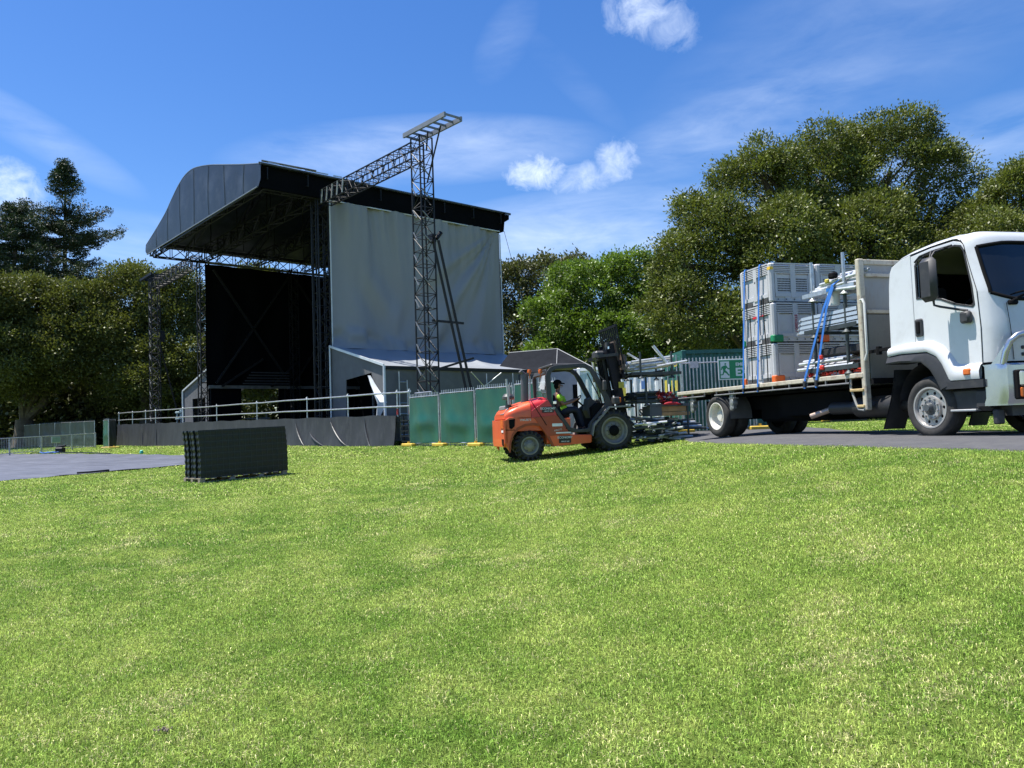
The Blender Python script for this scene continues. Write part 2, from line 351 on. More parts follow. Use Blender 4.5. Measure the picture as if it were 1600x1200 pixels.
# short turf: single blades near the camera, broader ones further away
SHEET = [(-52, 38), (-17.6, 21.5), (-12.25, 29.9), (-14.4, 35.4), (-40.5, 58.5)]
def on_sheet(x, y):
    c = np.ones(len(x), bool)
    for (x0, y0), (x1, y1) in zip(SHEET, SHEET[1:] + SHEET[:1]): c &= ((x1 - x0) * (y - y0) - (y1 - y0) * (x - x0)) > -.05 + .12 * np.sin(x * 3.1 + y * 2.3)
    return c
def grass(y0, y1, dens, w, hgt, seed):
    g = np.random.default_rng(seed); n = int(dens * (.95 * (y1 ** 2 - y0 ** 2) + 2.4 * (y1 - y0))); y = g.uniform(y0, y1, n * 2); y = y[g.random(n * 2) * (1.9 * y1 + 2.4) < 1.9 * y + 2.4][:n]; n = len(y); x = g.uniform(-1, 1, n) * (.95 * y + 1.2)
    k = ((x < road_x(y) - .02 + g.normal(0, .07, n)) | (x > road_x(y) + 4.05) | (y > 24.4)) & ~on_sheet(x, y); x, y = x[k], y[k]; n = len(x); z = hh(x, y)
    clump = .75 + .5 * g.random(n); hg = hgt * clump; wd = w * g.uniform(.7, 1.3, n)
    az = g.uniform(0, 2 * np.pi, n); lean = g.uniform(.25, 1.3, n); face = az + g.normal(0, .7, n) + np.pi / 2
    dx, dy = np.cos(az), np.sin(az); fx, fy = np.cos(face) * wd / 2, np.sin(face) * wd / 2
    mx_, my_ = x + dx * hg * .3 * lean, y + dy * hg * .3 * lean; mz = z + hg * .62
    tx, ty, tz = x + dx * hg * (.95 * lean), y + dy * hg * (.95 * lean), z + hg * (1.05 - .42 * lean)
    P = lambda a, b_, c: np.stack([a, b_, c], 1)
    V = np.stack([P(x - fx, y - fy, z - .004), P(mx_ - fx * .9, my_ - fy * .9, mz), P(tx, ty, tz), P(mx_ + fx * .9, my_ + fy * .9, mz)], 1)
    return V.reshape(-1, 3)
GV = np.concatenate([grass(2.0, 6, 12500, .0044, .028, 1), grass(6, 10, 7000, .0058, .029, 2), grass(10, 16, 2100, .010, .034, 3), grass(16, 27, 520, .020, .045, 4), grass(27, 46, 130, .045, .05, 5), grass(46, 70, 40, .08, .06, 6)])
GRASS_N = len(GV) // 4
tag(np_mesh('grass', GV, GRASS_N, lawn_material('turf blades', True)), kind='stuff'); del GV

# woven ground sheet on the lawn
mA, mB_, mC, mD = Vector((-17.6, 21.5)), Vector((-12.25, 29.9)), Vector((-14.4, 35.4)), Vector((-40.5, 58.5))
mE = Vector((-52, 38))
def sheet_pt(u, v):
    a = mA.lerp(mB_, v) if v < .72 or True else None
    p0 = mE.lerp(mA, u); p1 = mD.lerp(mC, u); q = p0.lerp(p1, v)
    q += Vector((-.35 * math.sin(v * 3.1), 0)) * 0
    if u == 1: q = mA.lerp(mB_, v / .7) if v < .7 else mB_.lerp(mC, (v - .7) / .3)
    return q
rows = []
for j in range(61):
    v = j / 60; row = []
    pr = sheet_pt(1, v); pl = mE.lerp(mD, v)
    for i in range(81):
        u = i / 80; q = pl.lerp(pr, u); row.append((q.x, q.y, h(q.x, q.y) + .035 + .018 * math.sin(q.x * 2.1 + q.y) * math.sin(q.y * 1.7 - q.x * .6) + .012 * math.sin(q.x * 5 + 3 * math.sin(q.y))))
    rows.append(row)
ms_ = MB().grid(rows).build('ground_sheet', mat('grey woven sheet', (.085, .093, .122), .5, var=.35, scale=1.4, bump=.8, bscale=7, dirt=(.19, .20, .245), dirt_amt=.8, dirt_scale=2.2, stretch=(.3, 1.6, 1)), smooth=True, fix=False)
tag(ms_, 'flat blue grey woven ground sheet spread over the lawn at left', 'ground sheet')

cl_ = ground_px(255, 1147); mb = MB(); g_ = random.Random(3)
for i in range(26):
    a_ = g_.uniform(0, 6.28); r_ = g_.uniform(0, .035); x_, y_ = cl_.x + math.cos(a_) * r_ * 1.5, cl_.y + math.sin(a_) * r_; s_ = g_.uniform(.003, .007); mb.lathe([(.001, -s_), (s_, -s_ * .3), (s_ * .8, s_ * .6), (.001, s_)], (x_, y_, h(x_, y_) + .018 + g_.uniform(0, .012)), 'Z', 6)
tag(mb.build('soil_clod', mat('dry soil', (.22, .18, .13), .95, var=.5, scale=60)), 'small crumbled clod of bare soil in the near turf at lower left', 'soil')
# ---------------------------------------------------------------- trees
LEAF = dict(
    fig=mat('fig leaf', (.125, .148, .040), .45, var=.3, scale=.45, island=.38, spec=.3, trans=.16),
    figb=mat('brown green fig leaf', (.122, .136, .040), .46, var=.3, scale=.3, island=.42, spec=.3, trans=.15),
    far=mat('distant fig leaf', (.100, .108, .042), .5, var=.25, scale=.3, island=.5, trans=.12),
    lime=mat('fresh green leaf', (.125, .195, .038), .45, var=.22, scale=.4, island=.4, trans=.22),
    pine=mat('dark pine leaf', (.030, .052, .022), .6, var=.25, scale=.5, island=.4, trans=.08))
BARK = mat('grey brown bark', (.11, .09, .07), .9, var=.35, scale=3, bump=.8, bscale=14)
def leaf_quads(P, D, L_, W_, g):
    """P tips, D direction"""
    n = len(P); D = D / np.linalg.norm(D, axis=1, keepdims=True); r = g.normal(size=(n, 3)) * .55 + np.array([-.3, .05, 1.0])
    S = np.cross(D, r); S /= np.linalg.norm(S, axis=1, keepdims=True) + 1e-9; Nn = np.cross(S, D)
    L_ = (L_ * g.uniform(.7, 1.3, n))[:, None]; W_ = (W_ * g.uniform(.75, 1.25, n))[:, None]
    V = np.stack([P, P + D * L_ * .5 + S * W_ * .5 + Nn * W_ * .12, P + D * L_, P + D * L_ * .5 - S * W_ * .5 + Nn * W_ * .12], 1)
    return V.reshape(-1, 3)
def crown_pts(lobes, n, g, sub=16, subr=.38, low=-.55):
    """twig ends on lumpy lobes"""
    subs = []
    for (c, rad) in lobes:
        c = np.array(c, float); rad = np.array(rad, float)
        subs.append((c, rad * .80))
        for _ in range(sub):
            d = g.normal(size=3); d /= np.linalg.norm(d)
            if d[2] < low: d[2] = -d[2]
            k = g.uniform(.6, 1.25) * subr; subs.append((c + d * rad * g.uniform(.66, .86), np.full(3, rad.mean()) * k * np.array([1.1, 1.1, .8])))
    area = np.array([np.prod(r) ** (2 / 3) for _, r in subs]); pick = g.choice(len(subs), n, p=area / area.sum())
    C = np.array([s[0] for s in subs])[pick]; Rr = np.array([s[1] for s in subs])[pick]
    d = g.normal(size=(n, 3)); d /= np.linalg.norm(d, axis=1, keepdims=True); fl = (d[:, 2] < low) & (g.random(n) < .45); d[fl, 2] *= -1
    rr = g.uniform(.82, 1.06, n); inn = g.random(n) < .12; rr[inn] = g.uniform(.3, .8, inn.sum())
    P = C + d * Rr * rr[:, None]; keep = np.ones(n, bool)
    for (c, r) in subs:
        q = (((P - c) / r) ** 2).sum(1); keep &= ~((q < .45) & (g.random(n) < .9))
    return P[keep], d[keep], subs
def limb(mb, a, b, r0, r1, g, k=5, sag=.12):
    a = np.array(a, float); b = np.array(b, float); pts = []; L_ = np.linalg.norm(b - a)
    for i in range(k + 1):
        t = i / k; p = a + (b - a) * t; p = p + g.normal(size=3) * L_ * .035 * (0 < i < k); p[2] += math.sin(t * math.pi) * L_ * sag; pts.append(p)
    mb.sweep(pts, [r0 + (r1 - r0) * i / k for i in range(k + 1)], 7); return pts
def broad_tree(name, label, group, leaf, base, lobes, seed, tips=1500, per=34, L_=.2, W_=.1, tuft=.5, tr=.55, sub=16, subr=.38, low=-.55, cat='tree'):
    g = np.random.default_rng(seed); bx, by = base; bz = h(bx, by); t = thing(name, label, cat, (bx, by, bz), 0, group); o = np.array([bx, by, bz])
    P, d, subs = crown_pts(lobes, tips, g, sub, subr, low); n = len(P); idx = np.repeat(np.arange(n), per)
    off = g.normal(size=(len(idx), 3)) * tuft * np.array([.55, .55, .42]); PP = P[idx] + off
    D = d[idx] * .55 + off / tuft * .5 + g.normal(size=(len(idx), 3)) * .5 + np.array([0, 0, .12])
    V = leaf_quads(PP - o, D, L_, W_, g); np_mesh('crown', V, len(PP), LEAF[leaf], t)
    mb = MB(); top = np.mean([c for c, _ in lobes], axis=0); fork = np.array([bx, by, bz + (min(c[2] for c, _ in lobes) - bz) * .45])
    mb.sweep([o - o - (0, 0, .2), (fork - o) * .5, fork - o], [tr * 1.5, tr, tr * .85], 10)
    for (c, r) in lobes:
        e = np.array(c); mid = limb(mb, fork - o, e - o, tr * .5, tr * .16, g)
        for _ in range(4):
            dd = g.normal(size=3); dd /= np.linalg.norm(dd); dd[2] = abs(dd[2]) * .6; limb(mb, mid[3], (e - o) + dd * np.array(r) * .85, tr * .15, .03, g, 4)
    mb.build('trunk', BARK, t, smooth=True, fix=False); return t
def lobe(px_, py_, Y, rx, rz, ry=None):
    p = at(px_, py_, Y); k = Y / FPX; rx, rz = rx * k, rz * k; return ((p.x, p.y, p.z), (rx, (ry if ry else rx), rz))
TG = 'fig trees around the lawn'
# big fig behind the truck
broad_tree('fig_tree', 'huge spreading fig with a broad dark glossy crown rising behind the loaded truck', TG, 'fig', (22.5, 52),
    [lobe(1392, 268, 53, 98, 88), lobe(1275, 278, 52, 88, 76), lobe(1188, 305, 50, 80, 82), lobe(1120, 385, 48, 72, 78), lobe(1068, 415, 47, 50, 60), lobe(1090, 350, 49, 45, 50), lobe(1075, 500, 46, 70, 70), lobe(1500, 390, 51, 55, 75), lobe(1535, 360, 48, 45, 55), lobe(1225, 400, 47, 95, 90), lobe(1350, 400, 48, 95, 85), lobe(1462, 305, 52, 70, 95),
     lobe(1440, 440, 49, 80, 80), lobe(1060, 480, 47, 55, 55), lobe(1140, 520, 46, 80, 70), lobe(1300, 520, 46, 110, 70), lobe(1240, 345, 50, 70, 55), lobe(1360, 345, 50, 75, 50), lobe(1150, 400, 48, 60, 55), lobe(1420, 385, 51, 60, 50), lobe(1340, 245, 54, 60, 42), lobe(1190, 270, 50, 35, 35)], 21, 12000, 34, .21, .105, .5, .9, 26, .28)
broad_tree('fig_tree', 'dark fig tree cut off by the right edge above the white truck cab', TG, 'fig', (33, 46),
    [lobe(1595, 320, 46, 65, 62), lobe(1675, 310, 46, 80, 90), lobe(1560, 400, 44, 75, 75), lobe(1660, 420, 43, 90, 90), lobe(1530, 470, 44, 60, 80), lobe(1620, 530, 43, 110, 70)], 22, 4800, 34, .20, .10, .5, .8, 18, .34)
broad_tree('broadleaf_tree', 'round bright green tree between the grey stage wall and the big fig', None, 'lime', (6.2, 62),
    [lobe(925, 470, 62, 75, 68), lobe(985, 445, 62, 60, 50), lobe(880, 510, 61, 55, 55), lobe(950, 545, 60, 90, 55), lobe(1020, 500, 60, 55, 70), lobe(860, 560, 60, 50, 35), lobe(1050, 430, 62, 40, 38), lobe(1030, 570, 60, 60, 50)], 23, 4200, 34, .25, .13, .5, .45, 18, .32)
broad_tree('fig_tree', 'farther brownish green fig seen between the grey stage wall and the bright green tree', TG, 'far', (0.0, 84),
    [lobe(800, 460, 84, 50, 50), lobe(860, 445, 84, 55, 48), lobe(900, 440, 85, 45, 42), lobe(780, 530, 83, 45, 70), lobe(850, 540, 82, 60, 70), lobe(740, 480, 85, 60, 60), lobe(820, 600, 82, 80, 50)], 24, 3000, 30, .34, .19, .7, .8, 16, .34)
broad_tree('fig_tree', 'olive fig tree directly behind the left loudspeaker tower', TG, 'figb', (-36, 76),
    [lobe(215, 460, 76, 55, 42), lobe(270, 480, 76, 60, 50), lobe(190, 540, 74, 70, 60), lobe(290, 560, 75, 60, 60), lobe(225, 600, 74, 75, 50), lobe(320, 500, 78, 40, 40)], 25, 5200, 32, .27, .14, .65, .9, 18, .33)
broad_tree('fig_tree', 'wide olive fig below the tall pine at left', TG, 'figb', (-47, 74),
    [lobe(60, 480, 74, 60, 42), lobe(125, 490, 73, 60, 48), lobe(20, 520, 73, 60, 50), lobe(90, 560, 72, 75, 55), lobe(165, 560, 73, 50, 50), lobe(40, 600, 72, 50, 40)], 26, 5200, 32, .27, .14, .65, .9, 18, .33)
broad_tree('fig_tree', 'shaded fig at the left edge with dark lower branches', TG, 'figb', (-56, 68),
    [lobe(-40, 470, 68, 70, 60), lobe(10, 560, 68, 50, 50), lobe(-60, 560, 68, 60, 60)], 27, 2600, 32, .27, .14, .65, .8, 16, .33)
broad_tree('fig_tree', 'fig seen only through the gap under the stage backdrop', TG, 'figb', (-24, 82),
    [lobe(380, 600, 80, 60, 60), lobe(470, 560, 82, 60, 70), lobe(560, 560, 84, 70, 60), lobe(400, 480, 84, 70, 60), lobe(660, 560, 84, 80, 60)], 28, 2600, 28, .36, .2, .7, .8, 14, .34)
# dark understorey behind the fences
us = thing('undergrowth', 'dark shady undergrowth under the trees behind the fences', 'undergrowth', (0, 80, h(0, 80))); us['kind'] = 'stuff'
g = np.random.default_rng(40); PX = []
for (x0, x1, Y, top, bot, n) in ((-120, 330, 80, 590, 695, 5200), (330, 700, 92, 560, 690, 1800), (700, 1120, 78, 560, 670, 2600), (1040, 1720, 60, 500, 655, 3600)):
    for _ in range(n):
        x = g.uniform(x0, x1); y = g.uniform(top, bot); q = at(x, y, Y + g.uniform(-2, 4)); PX.append(q)
PX = np.array(PX); idx = np.repeat(np.arange(len(PX)), 14); off = g.normal(size=(len(idx), 3)) * .8
V = leaf_quads(PX[idx] + off - np.array([0, 80, h(0, 80)]), off + g.normal(size=off.shape) * .5, .55, .34, g); o_ = np_mesh('leaves', V, len(idx), LEAF['far'], us)

# conifers
def conifer(name, label, bx, by, top_px, whorls, seed, group=None, clump=1.0, dens=1.0):
    """whorled branches that carry round tufts, thickest towards their ends"""
    g = np.random.default_rng(seed); bz = h(bx, by); t = thing(name, label, 'tree', (bx, by, bz), 0, group)
    tp = at(top_px[0], top_px[1], by); H = tp.z - bz; mb = MB(); mb.sweep([(0, 0, -.2), (0, 0, H * .5), (.1, 0, H * .98)], [.55, .33, .05], 9)
    CL = []; k = by / FPX
    for (y_px, reach, nb, upw) in whorls:
        z0 = at(top_px[0], y_px, by).z - bz; ph = g.uniform(0, 6.28)
        for i in range(nb):
            a = ph + 2 * math.pi * i / nb + g.normal() * .3; Ln = reach * k * g.uniform(.6, 1.15); dz0 = g.normal() * .35
            f = lambda u: np.array([math.cos(a) * Ln * u, math.sin(a) * Ln * u, z0 + dz0 * u + Ln * (upw * u * u * .55 - .10 * math.sin(u * 3.1))])
            mb.sweep([f(s / 6) for s in range(7)], [.11 * (1 - s / 7.5) + .02 for s in range(7)], 5)
            nt = max(4, int(Ln * 2.6 * dens))
            for s in range(nt):
                u = 1 - .85 * s / nt + g.normal() * .02; r = g.uniform(.5, .85) * clump * (1 if u > .55 else .75)
                CL.append((f(u) + np.array([g.normal() * .22, g.normal() * .22, .18 * r]), r))
                if u > .6 and g.random() < .6: sd = g.choice((-1, 1)) * g.uniform(.5, .9); CL.append((f(u) + np.array([-math.sin(a) * sd, math.cos(a) * sd, .1]), r * .8))
    for s in range(12): CL.append((np.array([0, 0, H - s * .16]) + g.normal(size=3) * .3 * (s / 12), .42))
    C = np.array([c for c, _ in CL]); S = np.array([s for _, s in CL]); per = 72; idx = np.repeat(np.arange(len(C)), per)
    d = g.normal(size=(len(idx), 3)); d /= np.linalg.norm(d, axis=1, keepdims=True); PP = C[idx] + d * (S[idx] * g.uniform(.45, .85, len(idx)))[:, None] * np.array([1.1, 1.1, .72])
    V = leaf_quads(PP, d + g.normal(size=d.shape) * .3, .2, .11, g); np_mesh('crown', V, len(idx), LEAF['pine'], t)
    mb.build('trunk', BARK, t, smooth=True, fix=False); return t
tp = at(105, 430, 92)
conifer('pine_tree', 'tall dark conifer with tiered branches and a domed top at left', tp.x - .3, 92, (105, 254),
    [(264, 9, 5, .5), (276, 15, 6, .5), (288, 20, 6, .45), (300, 27, 6, .4), (332, 36, 6, .35), (345, 66, 8, .3), (358, 80, 9, .3), (372, 84, 9, .25), (384, 74, 8, .2), (404, 64, 7, .2), (424, 80, 8, .15), (432, 110, 10, .1), (446, 112, 10, .05), (460, 100, 8, .05), (480, 90, 7, .05)], 51, None, 1.0, .8)
conifer('pine_tree', 'smaller feathery conifer beside the tall one at the left edge', at(22, 430, 84).x, 84, (22, 322),
    [(330, 14, 6, .6), (342, 26, 7, .5), (356, 38, 7, .5), (370, 44, 8, .4), (386, 52, 8, .3), (402, 60, 8, .3), (420, 66, 8, .2), (440, 70, 8, .2), (460, 70, 8, .1)], 52, None, .85, 1.0)
# ---------------------------------------------------------------- stage (local x = back, y = across to the far left, z = up)
M_black = mat('black steel truss', (.012, .013, .016), .5, metal=.1, spec=.3, var=.3, scale=2)
M_alu = mat('dull aluminium', (.50, .51, .52), .42, metal=.75, var=.15, scale=4)
M_galv = mat('galvanised steel', (.52, .54, .56), .38, metal=.7, var=.25, scale=6, dirt=(.25, .22, .19), dirt_amt=.5, dirt_scale=5)
M_vinyl = mat('black roof vinyl', (.017, .023, .032), .45, var=.18, scale=.6, bump=.25, bscale=1.2, dirt=(.09, .10, .12), dirt_amt=.5, dirt_scale=.8)
M_tarp = mat('grey stage tarpaulin', (.27, .27, .272), .62, var=.07, scale=.5, bump=.15, bscale=3, dirt=(.24, .245, .25), dirt_amt=.5, dirt_scale=.45, stretch=(1, 1, .3))
M_cloth = mat('black stage cloth', (.004, .0045, .006), .95, spec=.06, var=.2, scale=1)
M_skirt = mat('dark scrim', (.026, .028, .034), .62, var=.3, scale=1.3, bump=.4, bscale=4, dirt=(.075, .078, .085), dirt_amt=.6, stretch=(1, 1, .4))
SA = R(41); FR = at(504, 660, 40.3); FR.z = 0
d2 = Vector((math.cos(SA), math.sin(SA), 0)); d1 = Vector((-math.sin(SA), math.cos(SA), 0))
def SW(x, y, z=0): return FR + d2 * x + d1 * y + Vector((0, 0, z))
def sg(x, y): p = SW(x, y); return h(p.x, p.y)
def stage_thing(name, label, cat, group=None): return thing(name, label, cat, (FR.x, FR.y, 0), SA, group)
def truss(mb, p, q, w, hgt=None, bay=None, r=.035, rd=.02, n=5, up=None):
    """four-chord lattice between p and q"""
    p, q = Vector(p), Vector(q); hgt = hgt or w; L_ = (q - p).length; d = (q - p) / L_
    u = Vector(up) if up else (Vector((0, 0, 1)) if abs(d.z) < .9 else Vector((1, 0, 0))); a = d.cross(u).normalized(); b = a.cross(d).normalized()
    C = [a * (i * w / 2) + b * (j * hgt / 2) for i, j in ((-1, -1), (1, -1), (1, 1), (-1, 1))]
    for c in C: mb.tube(p + c, q + c, r, n, cap=False)
    k = max(1, round(L_ / (bay or w)))
    for f in range(4):
        A, B = C[f], C[(f + 1) % 4]
        for i in range(k):
            s, e = p + d * (L_ * i / k), p + d * (L_ * (i + 1) / k)
            mb.tube(s + A, e + B, rd, 4, cap=False) if (i + f) % 2 else mb.tube(s + B, e + A, rd, 4, cap=False)
            mb.tube(s + A, s + B, rd, 4, cap=False)
        mb.tube(q + A, q + B, rd, 4, cap=False)
W_, DP, XF = 17.6, 12.2, -3.4
stage = stage_thing('concert_stage', 'large black outdoor concert stage with an arched roof and grey tarpaulin side wall', 'stage')
prof = [(-.8, 14.95), (1.5, 15.55), (4.2, 16.3), (6.2, 16.85), (8.0, 17.25), (9.2, 17.42), (10.4, 17.38), (11.6, 17.08), (13.0, 16.5), (14.2, 15.95), (16.3, 15.3), (18.45, 14.72)]
def smooth_prof(pr, n=48):
    P = [pr[0]] + pr + [pr[-1]]; out = []
    for i in range(1, len(P) - 2):
        for k in range(4):
            t = k / 4; a = [.5 * (2 * P[i][j] + (-P[i - 1][j] + P[i + 1][j]) * t + (2 * P[i - 1][j] - 5 * P[i][j] + 4 * P[i + 1][j] - P[i + 2][j]) * t * t + (-P[i - 1][j] + 3 * P[i][j] - 3 * P[i + 1][j] + P[i + 2][j]) * t ** 3) for j in (0, 1)]; out.append(tuple(a))
    return out + [pr[-1]]
prof = smooth_prof(prof)
zb_l = lambda y: 13.88 + (y + .6) * .008
XB = 12.5
# roof skin, 6 cm thick
rows = [[(x, y, z) for (y, z) in prof] for x in np.linspace(XF, XB, 14)]
mb = MB(); mb.grid(rows); mb.grid([[(x, y, z - .07) for (x, y, z) in r] for r in rows][::-1])
mb.build('roof', M_vinyl, stage, smooth=True)
# front fascia with seams
fp = [(-.45, zb_l(0))] + prof + [(18.1, zb_l(18.2))]
ff = MB(); low = lambda y: zb_l(y) + .0
top_at = lambda y: float(np.interp(y, [p[0] for p in prof], [p[1] for p in prof]))
ysf = np.linspace(-.8, 18.45, 90); rows = []
for kz in range(9):
    v = kz / 8; r = []
    for y in ysf:
        yy = y if v > .3 else y + (.35 if y < 0 else (-.35 if y > 18.3 else 0)) * (1 - v / .3); z0 = low(y); z1 = top_at(y)
        r.append((XF - .05 - .035 * math.sin(v * 3.1) * abs(math.sin(y * math.pi / 2.45 + .6)), yy, z0 + (z1 - z0) * v))
    rows.append(r)
ff.grid(rows); ff.grid([[(x + .05, y, z) for x, y, z in r] for r in rows][::-1]); fascia = ff.build('front_fascia', M_vinyl, stage, smooth=True)
sm = MB(); M_seam = mat('pale welded seam', (.16, .18, .21), .5, var=.2)
for y in (1.35, 4.0, 6.4, 8.8, 11.3, 13.7, 16.1):
    pts = [(XF - .068 - .035 * math.sin(v * 3.1) * abs(math.sin(y * math.pi / 2.45 + .6)), y + .06 * math.sin(v * 4 + y), low(y) + (top_at(y) - low(y)) * v) for v in np.linspace(.03, .98, 10)]
    sm.path(pts, .014, 4)
sm.path([(XF - .07, y, low(y)) for y in np.linspace(-.4, 18.1, 12)], .04, 5); sm.path([(XF - .04, y, z + .01) for (y, z) in prof], .028, 5); sm.build('seam', M_seam, fascia)
# side fascia above the tarpaulin, and the far one
for yy, sgn in ((-.62, -1),):
    zt = 14.93 if sgn < 0 else 14.68
    rows = [[(x + (.45 if (x > XB - .1 and v > .5) else 0) - (0 if x > XF + .1 else .03), yy - sgn * (.10 * (1 - v)) + .03 * math.sin(x * 2.2), 13.84 + (zt - 13.84) * v) for x in np.linspace(XF, XB, 30)] for v in np.linspace(0, 1, 5)]
    m_ = MB().grid(rows); m_.grid([[(x, y + .04, z) for x, y, z in r] for r in rows][::-1]); m_.build('side_fascia', M_cloth, stage)
ei = MB(); ei.bar((XF - .1, -.68, 15.0), (XB + .5, -.68, 14.98), .08, .12); ei.path([(XF, -.8, 15.1), (-.5, -.86, 15.12)], .05, 6); ei.build('eave_beam', mat('weathered grey eave', (.10, .11, .12), .5, metal=.4, var=.5, scale=1.5), stage)
el = MB()
for x0, x1 in ((-3.1, -2.5), (-2.3, -1.3), (-1.1, .2), (.5, 1.0)): el.bar((x0, -.83, 15.07 - .0), (x1, -.83, 15.08), .05, .05)
el.build('eave_trim', M_alu, stage)
# rear gable
rb = MB(); rb.plate([(-.6, 13.8)] + prof + [(18.2, 13.8)], XB - .1, XB - .04, plane='YZ'); rb.build('rear_gable', M_cloth, stage)
# roof trusses: longitudinal, cross and the front girders
for (p, q, w, hh_, b) in (((XF + .3, -.1, 14.3), (XB - .3, -.1, 14.3), .45, .9, 1.1), ((XF + .3, 17.8, 14.3), (XB - .3, 17.8, 14.3), .45, .9, 1.1),
                          ((XF + .2, .2, 14.3), (XF + .2, 17.7, 14.3), .4, .9, 1.15), ((.1, .2, 14.3), (.1, 17.7, 14.3), .5, .9, 1.15), ((4, .2, 14.4), (4, 17.7, 14.4), .4, .8, 1.2),
                          ((8, .2, 14.4), (8, 17.7, 14.4), .4, .8, 1.2), ((XB - .5, .2, 14.3), (XB - .5, 17.7, 14.3), .4, .9, 1.2)):
    m_ = MB(); truss(m_, p, q, w, hh_, b, .045, .028); m_.build('roof_truss', M_black, stage)
for x in np.linspace(XF + .3, XB - .4, 8):
    m_ = MB(); pr = prof[::4]
    for a, b in zip(pr, pr[1:]):
        m_.tube((x, a[0], a[1] - .15), (x, b[0], b[1] - .15), .05, 5); m_.tube((x, a[0], a[1] - .7), (x, b[0], b[1] - .7), .04, 5); m_.tube((x, a[0], a[1] - .15), (x, b[0], b[1] - .7), .025, 4)
        m_.tube((x, a[0], a[1] - .15), (x, a[0], a[1] - .7), .025, 4)
    for y in (4.4, 8.8, 13.2): m_.tube((x, y, 13.9), (x, y, top_at(y) - .7), .03, 4)
    m_.build('roof_rib', M_black, stage)
for (x, y) in ((.1, -.05), (.1, W_ + .1), (XB - .5, .1), (XB - .5, W_ + .1), (6.2, W_ + .1)):
    m_ = MB(); z0 = sg(x, y); truss(m_, (x, y, z0), (x, y, 13.9), .62, .62, .7, .05, .024, up=(1, 0, 0)); m_.build('tower_truss', M_black, stage)
m_ = MB(); truss(m_, (.9, .45, 2.2), (.9, .45, 13.8), .4, .4, .55, .03, .015, up=(1, 0, 0)); m_.tube((-.35, .1, 2.2), (-.35, .1, 13.8), .035, 6); m_.tube((-.3, -.3, 2.2), (-.3, -.3, 13.9), .03, 6); m_.build('cable_tower', M_black, stage)
# grey tarpaulin wall on the near side (vertical folds, belly creases near the hem)
def folds(x, z):
    v = (z - 6) / 7.8
    f = .09 * math.sin(x * 2.3 + .5 * math.sin(z * .5)) * (.35 + .65 * v) + .05 * math.sin(x * 6.1 + z * .15) * v ** 2 * (x < 6.2)
    f += .035 * math.sin(x * 9.3 + 2 * math.sin(z * .7 + x)) * v ** 3 - .10 * math.exp(-((x - 6.1 - .1 * math.sin(z)) / .10) ** 2)
    a = x - 12.0; rr = math.hypot(a, (z - 13.9)); th = math.atan2(13.9 - z, -a)
    f += .075 * math.sin(th * 16 + rr * .35) * math.exp(-((th - .95) / .5) ** 2) * min(1, rr / 4) * (x > 6.4) + .03 * math.sin(th * 37 + 1) * math.exp(-((th - 1.0) / .4) ** 2) * (x > 6.4)
    f += .12 * math.exp(-((z - 6.4 - .3 * math.sin(x * .9)) / .35) ** 2) * math.sin(x * 2.7 + .6 * math.sin(x * 5))
    f += .11 * math.sin((x - 2.2) * 2.6 + (z - 8) * 1.3) * math.exp(-((x - 3.2) / 1.2) ** 2 - ((z - 8.6) / 1.6) ** 2) + .07 * math.sin((x - 4.6) * 4 - (z - 7.5) * 1.1) * math.exp(-((x - 4.9) / 1.2) ** 2 - ((z - 7.6) / 1.1) ** 2)
    return f
zz = np.linspace(5.95, 13.82, 74)
rows = [[(x, -.46 + 1.7 * folds(x, z) - (.28 * math.exp(-(z - 5.95) / .35)), z - (.12 if z > 13.7 and x > 11.9 else 0)) for x in np.linspace(.42, 12.2, 150)] for z in zz]
m_ = MB().grid(rows); m_.grid([[(x, y + .03, z) for x, y, z in r] for r in rows][::-1]); wall = m_.build('side_wall', M_tarp, stage, smooth=True)
m_ = MB(); m_.path([(.42, -.5, z) for z in np.linspace(5.9, 13.8, 6)], .035, 6); m_.path([(12.2, -.5, z) for z in np.linspace(5.9, 13.6, 6)], .035, 6); m_.path([(.42, -.5, 13.83), (12.2, -.5, 13.8)], .035, 6); m_.build('hem', mat('white hem', (.6, .62, .64), .6), wall)
# black far wall and rear wall
m_ = MB()
rows = [[(x, W_ - .35 + .06 * math.sin(x * 3 + math.sin(z)), z) for x in np.linspace(.1, 12.2, 50)] for z in np.linspace(5.0, 13.62, 14)]; m_.grid(rows); m_.grid([[(x, y + .04, z) for x, y, z in r] for r in rows][::-1])
m_.build('far_wall', M_cloth, stage, smooth=True)
m_ = MB(); m_.box(12.15, 12.25, 0, W_, 4.9, 13.8); m_.build('rear_wall', M_cloth, stage)
M_wr = mat('grey steel rail', (.20, .21, .22), .5, metal=.3, var=.3); MB().bar((.2, W_ - .5, 13.7), (12, W_ - .5, 13.7), .12, .12).build('wall_rail', M_wr, stage); m_ = MB(); m_.bar((.2, W_ - .5, 4.98), (12, W_ - .5, 4.98), .16, .22); m_.build('wall_rail', mat('grey steel rail', (.20, .21, .22), .5, metal=.3, var=.3), stage)
for (a, b) in (((.5, 13.2), (6.0, 5.3)), ((.6, 5.2), (6.1, 13.2)), ((6.4, 5.3), (11.8, 13.2)), ((6.6, 13.2), (11.9, 5.3)), ((1.0, 5.0), (4.0, 7.0)), ((4.6, 5.0), (6.6, 6.8))):
    m_ = MB(); m_.bar((a[0], W_ - .8, a[1]), (b[0], W_ - .8, b[1]), .14, .14); m_.build('brace', mat('dark grey brace', (.014, .015, .018), .5, metal=.3), stage)
m_ = MB(); truss(m_, (6.4, W_ - .9, 2.6), (6.4, W_ - .9, 13.8), .5, .5, .5, .035, .02, up=(1, 0, 0)); m_.build('tower_truss', M_black, stage)
m_ = MB()
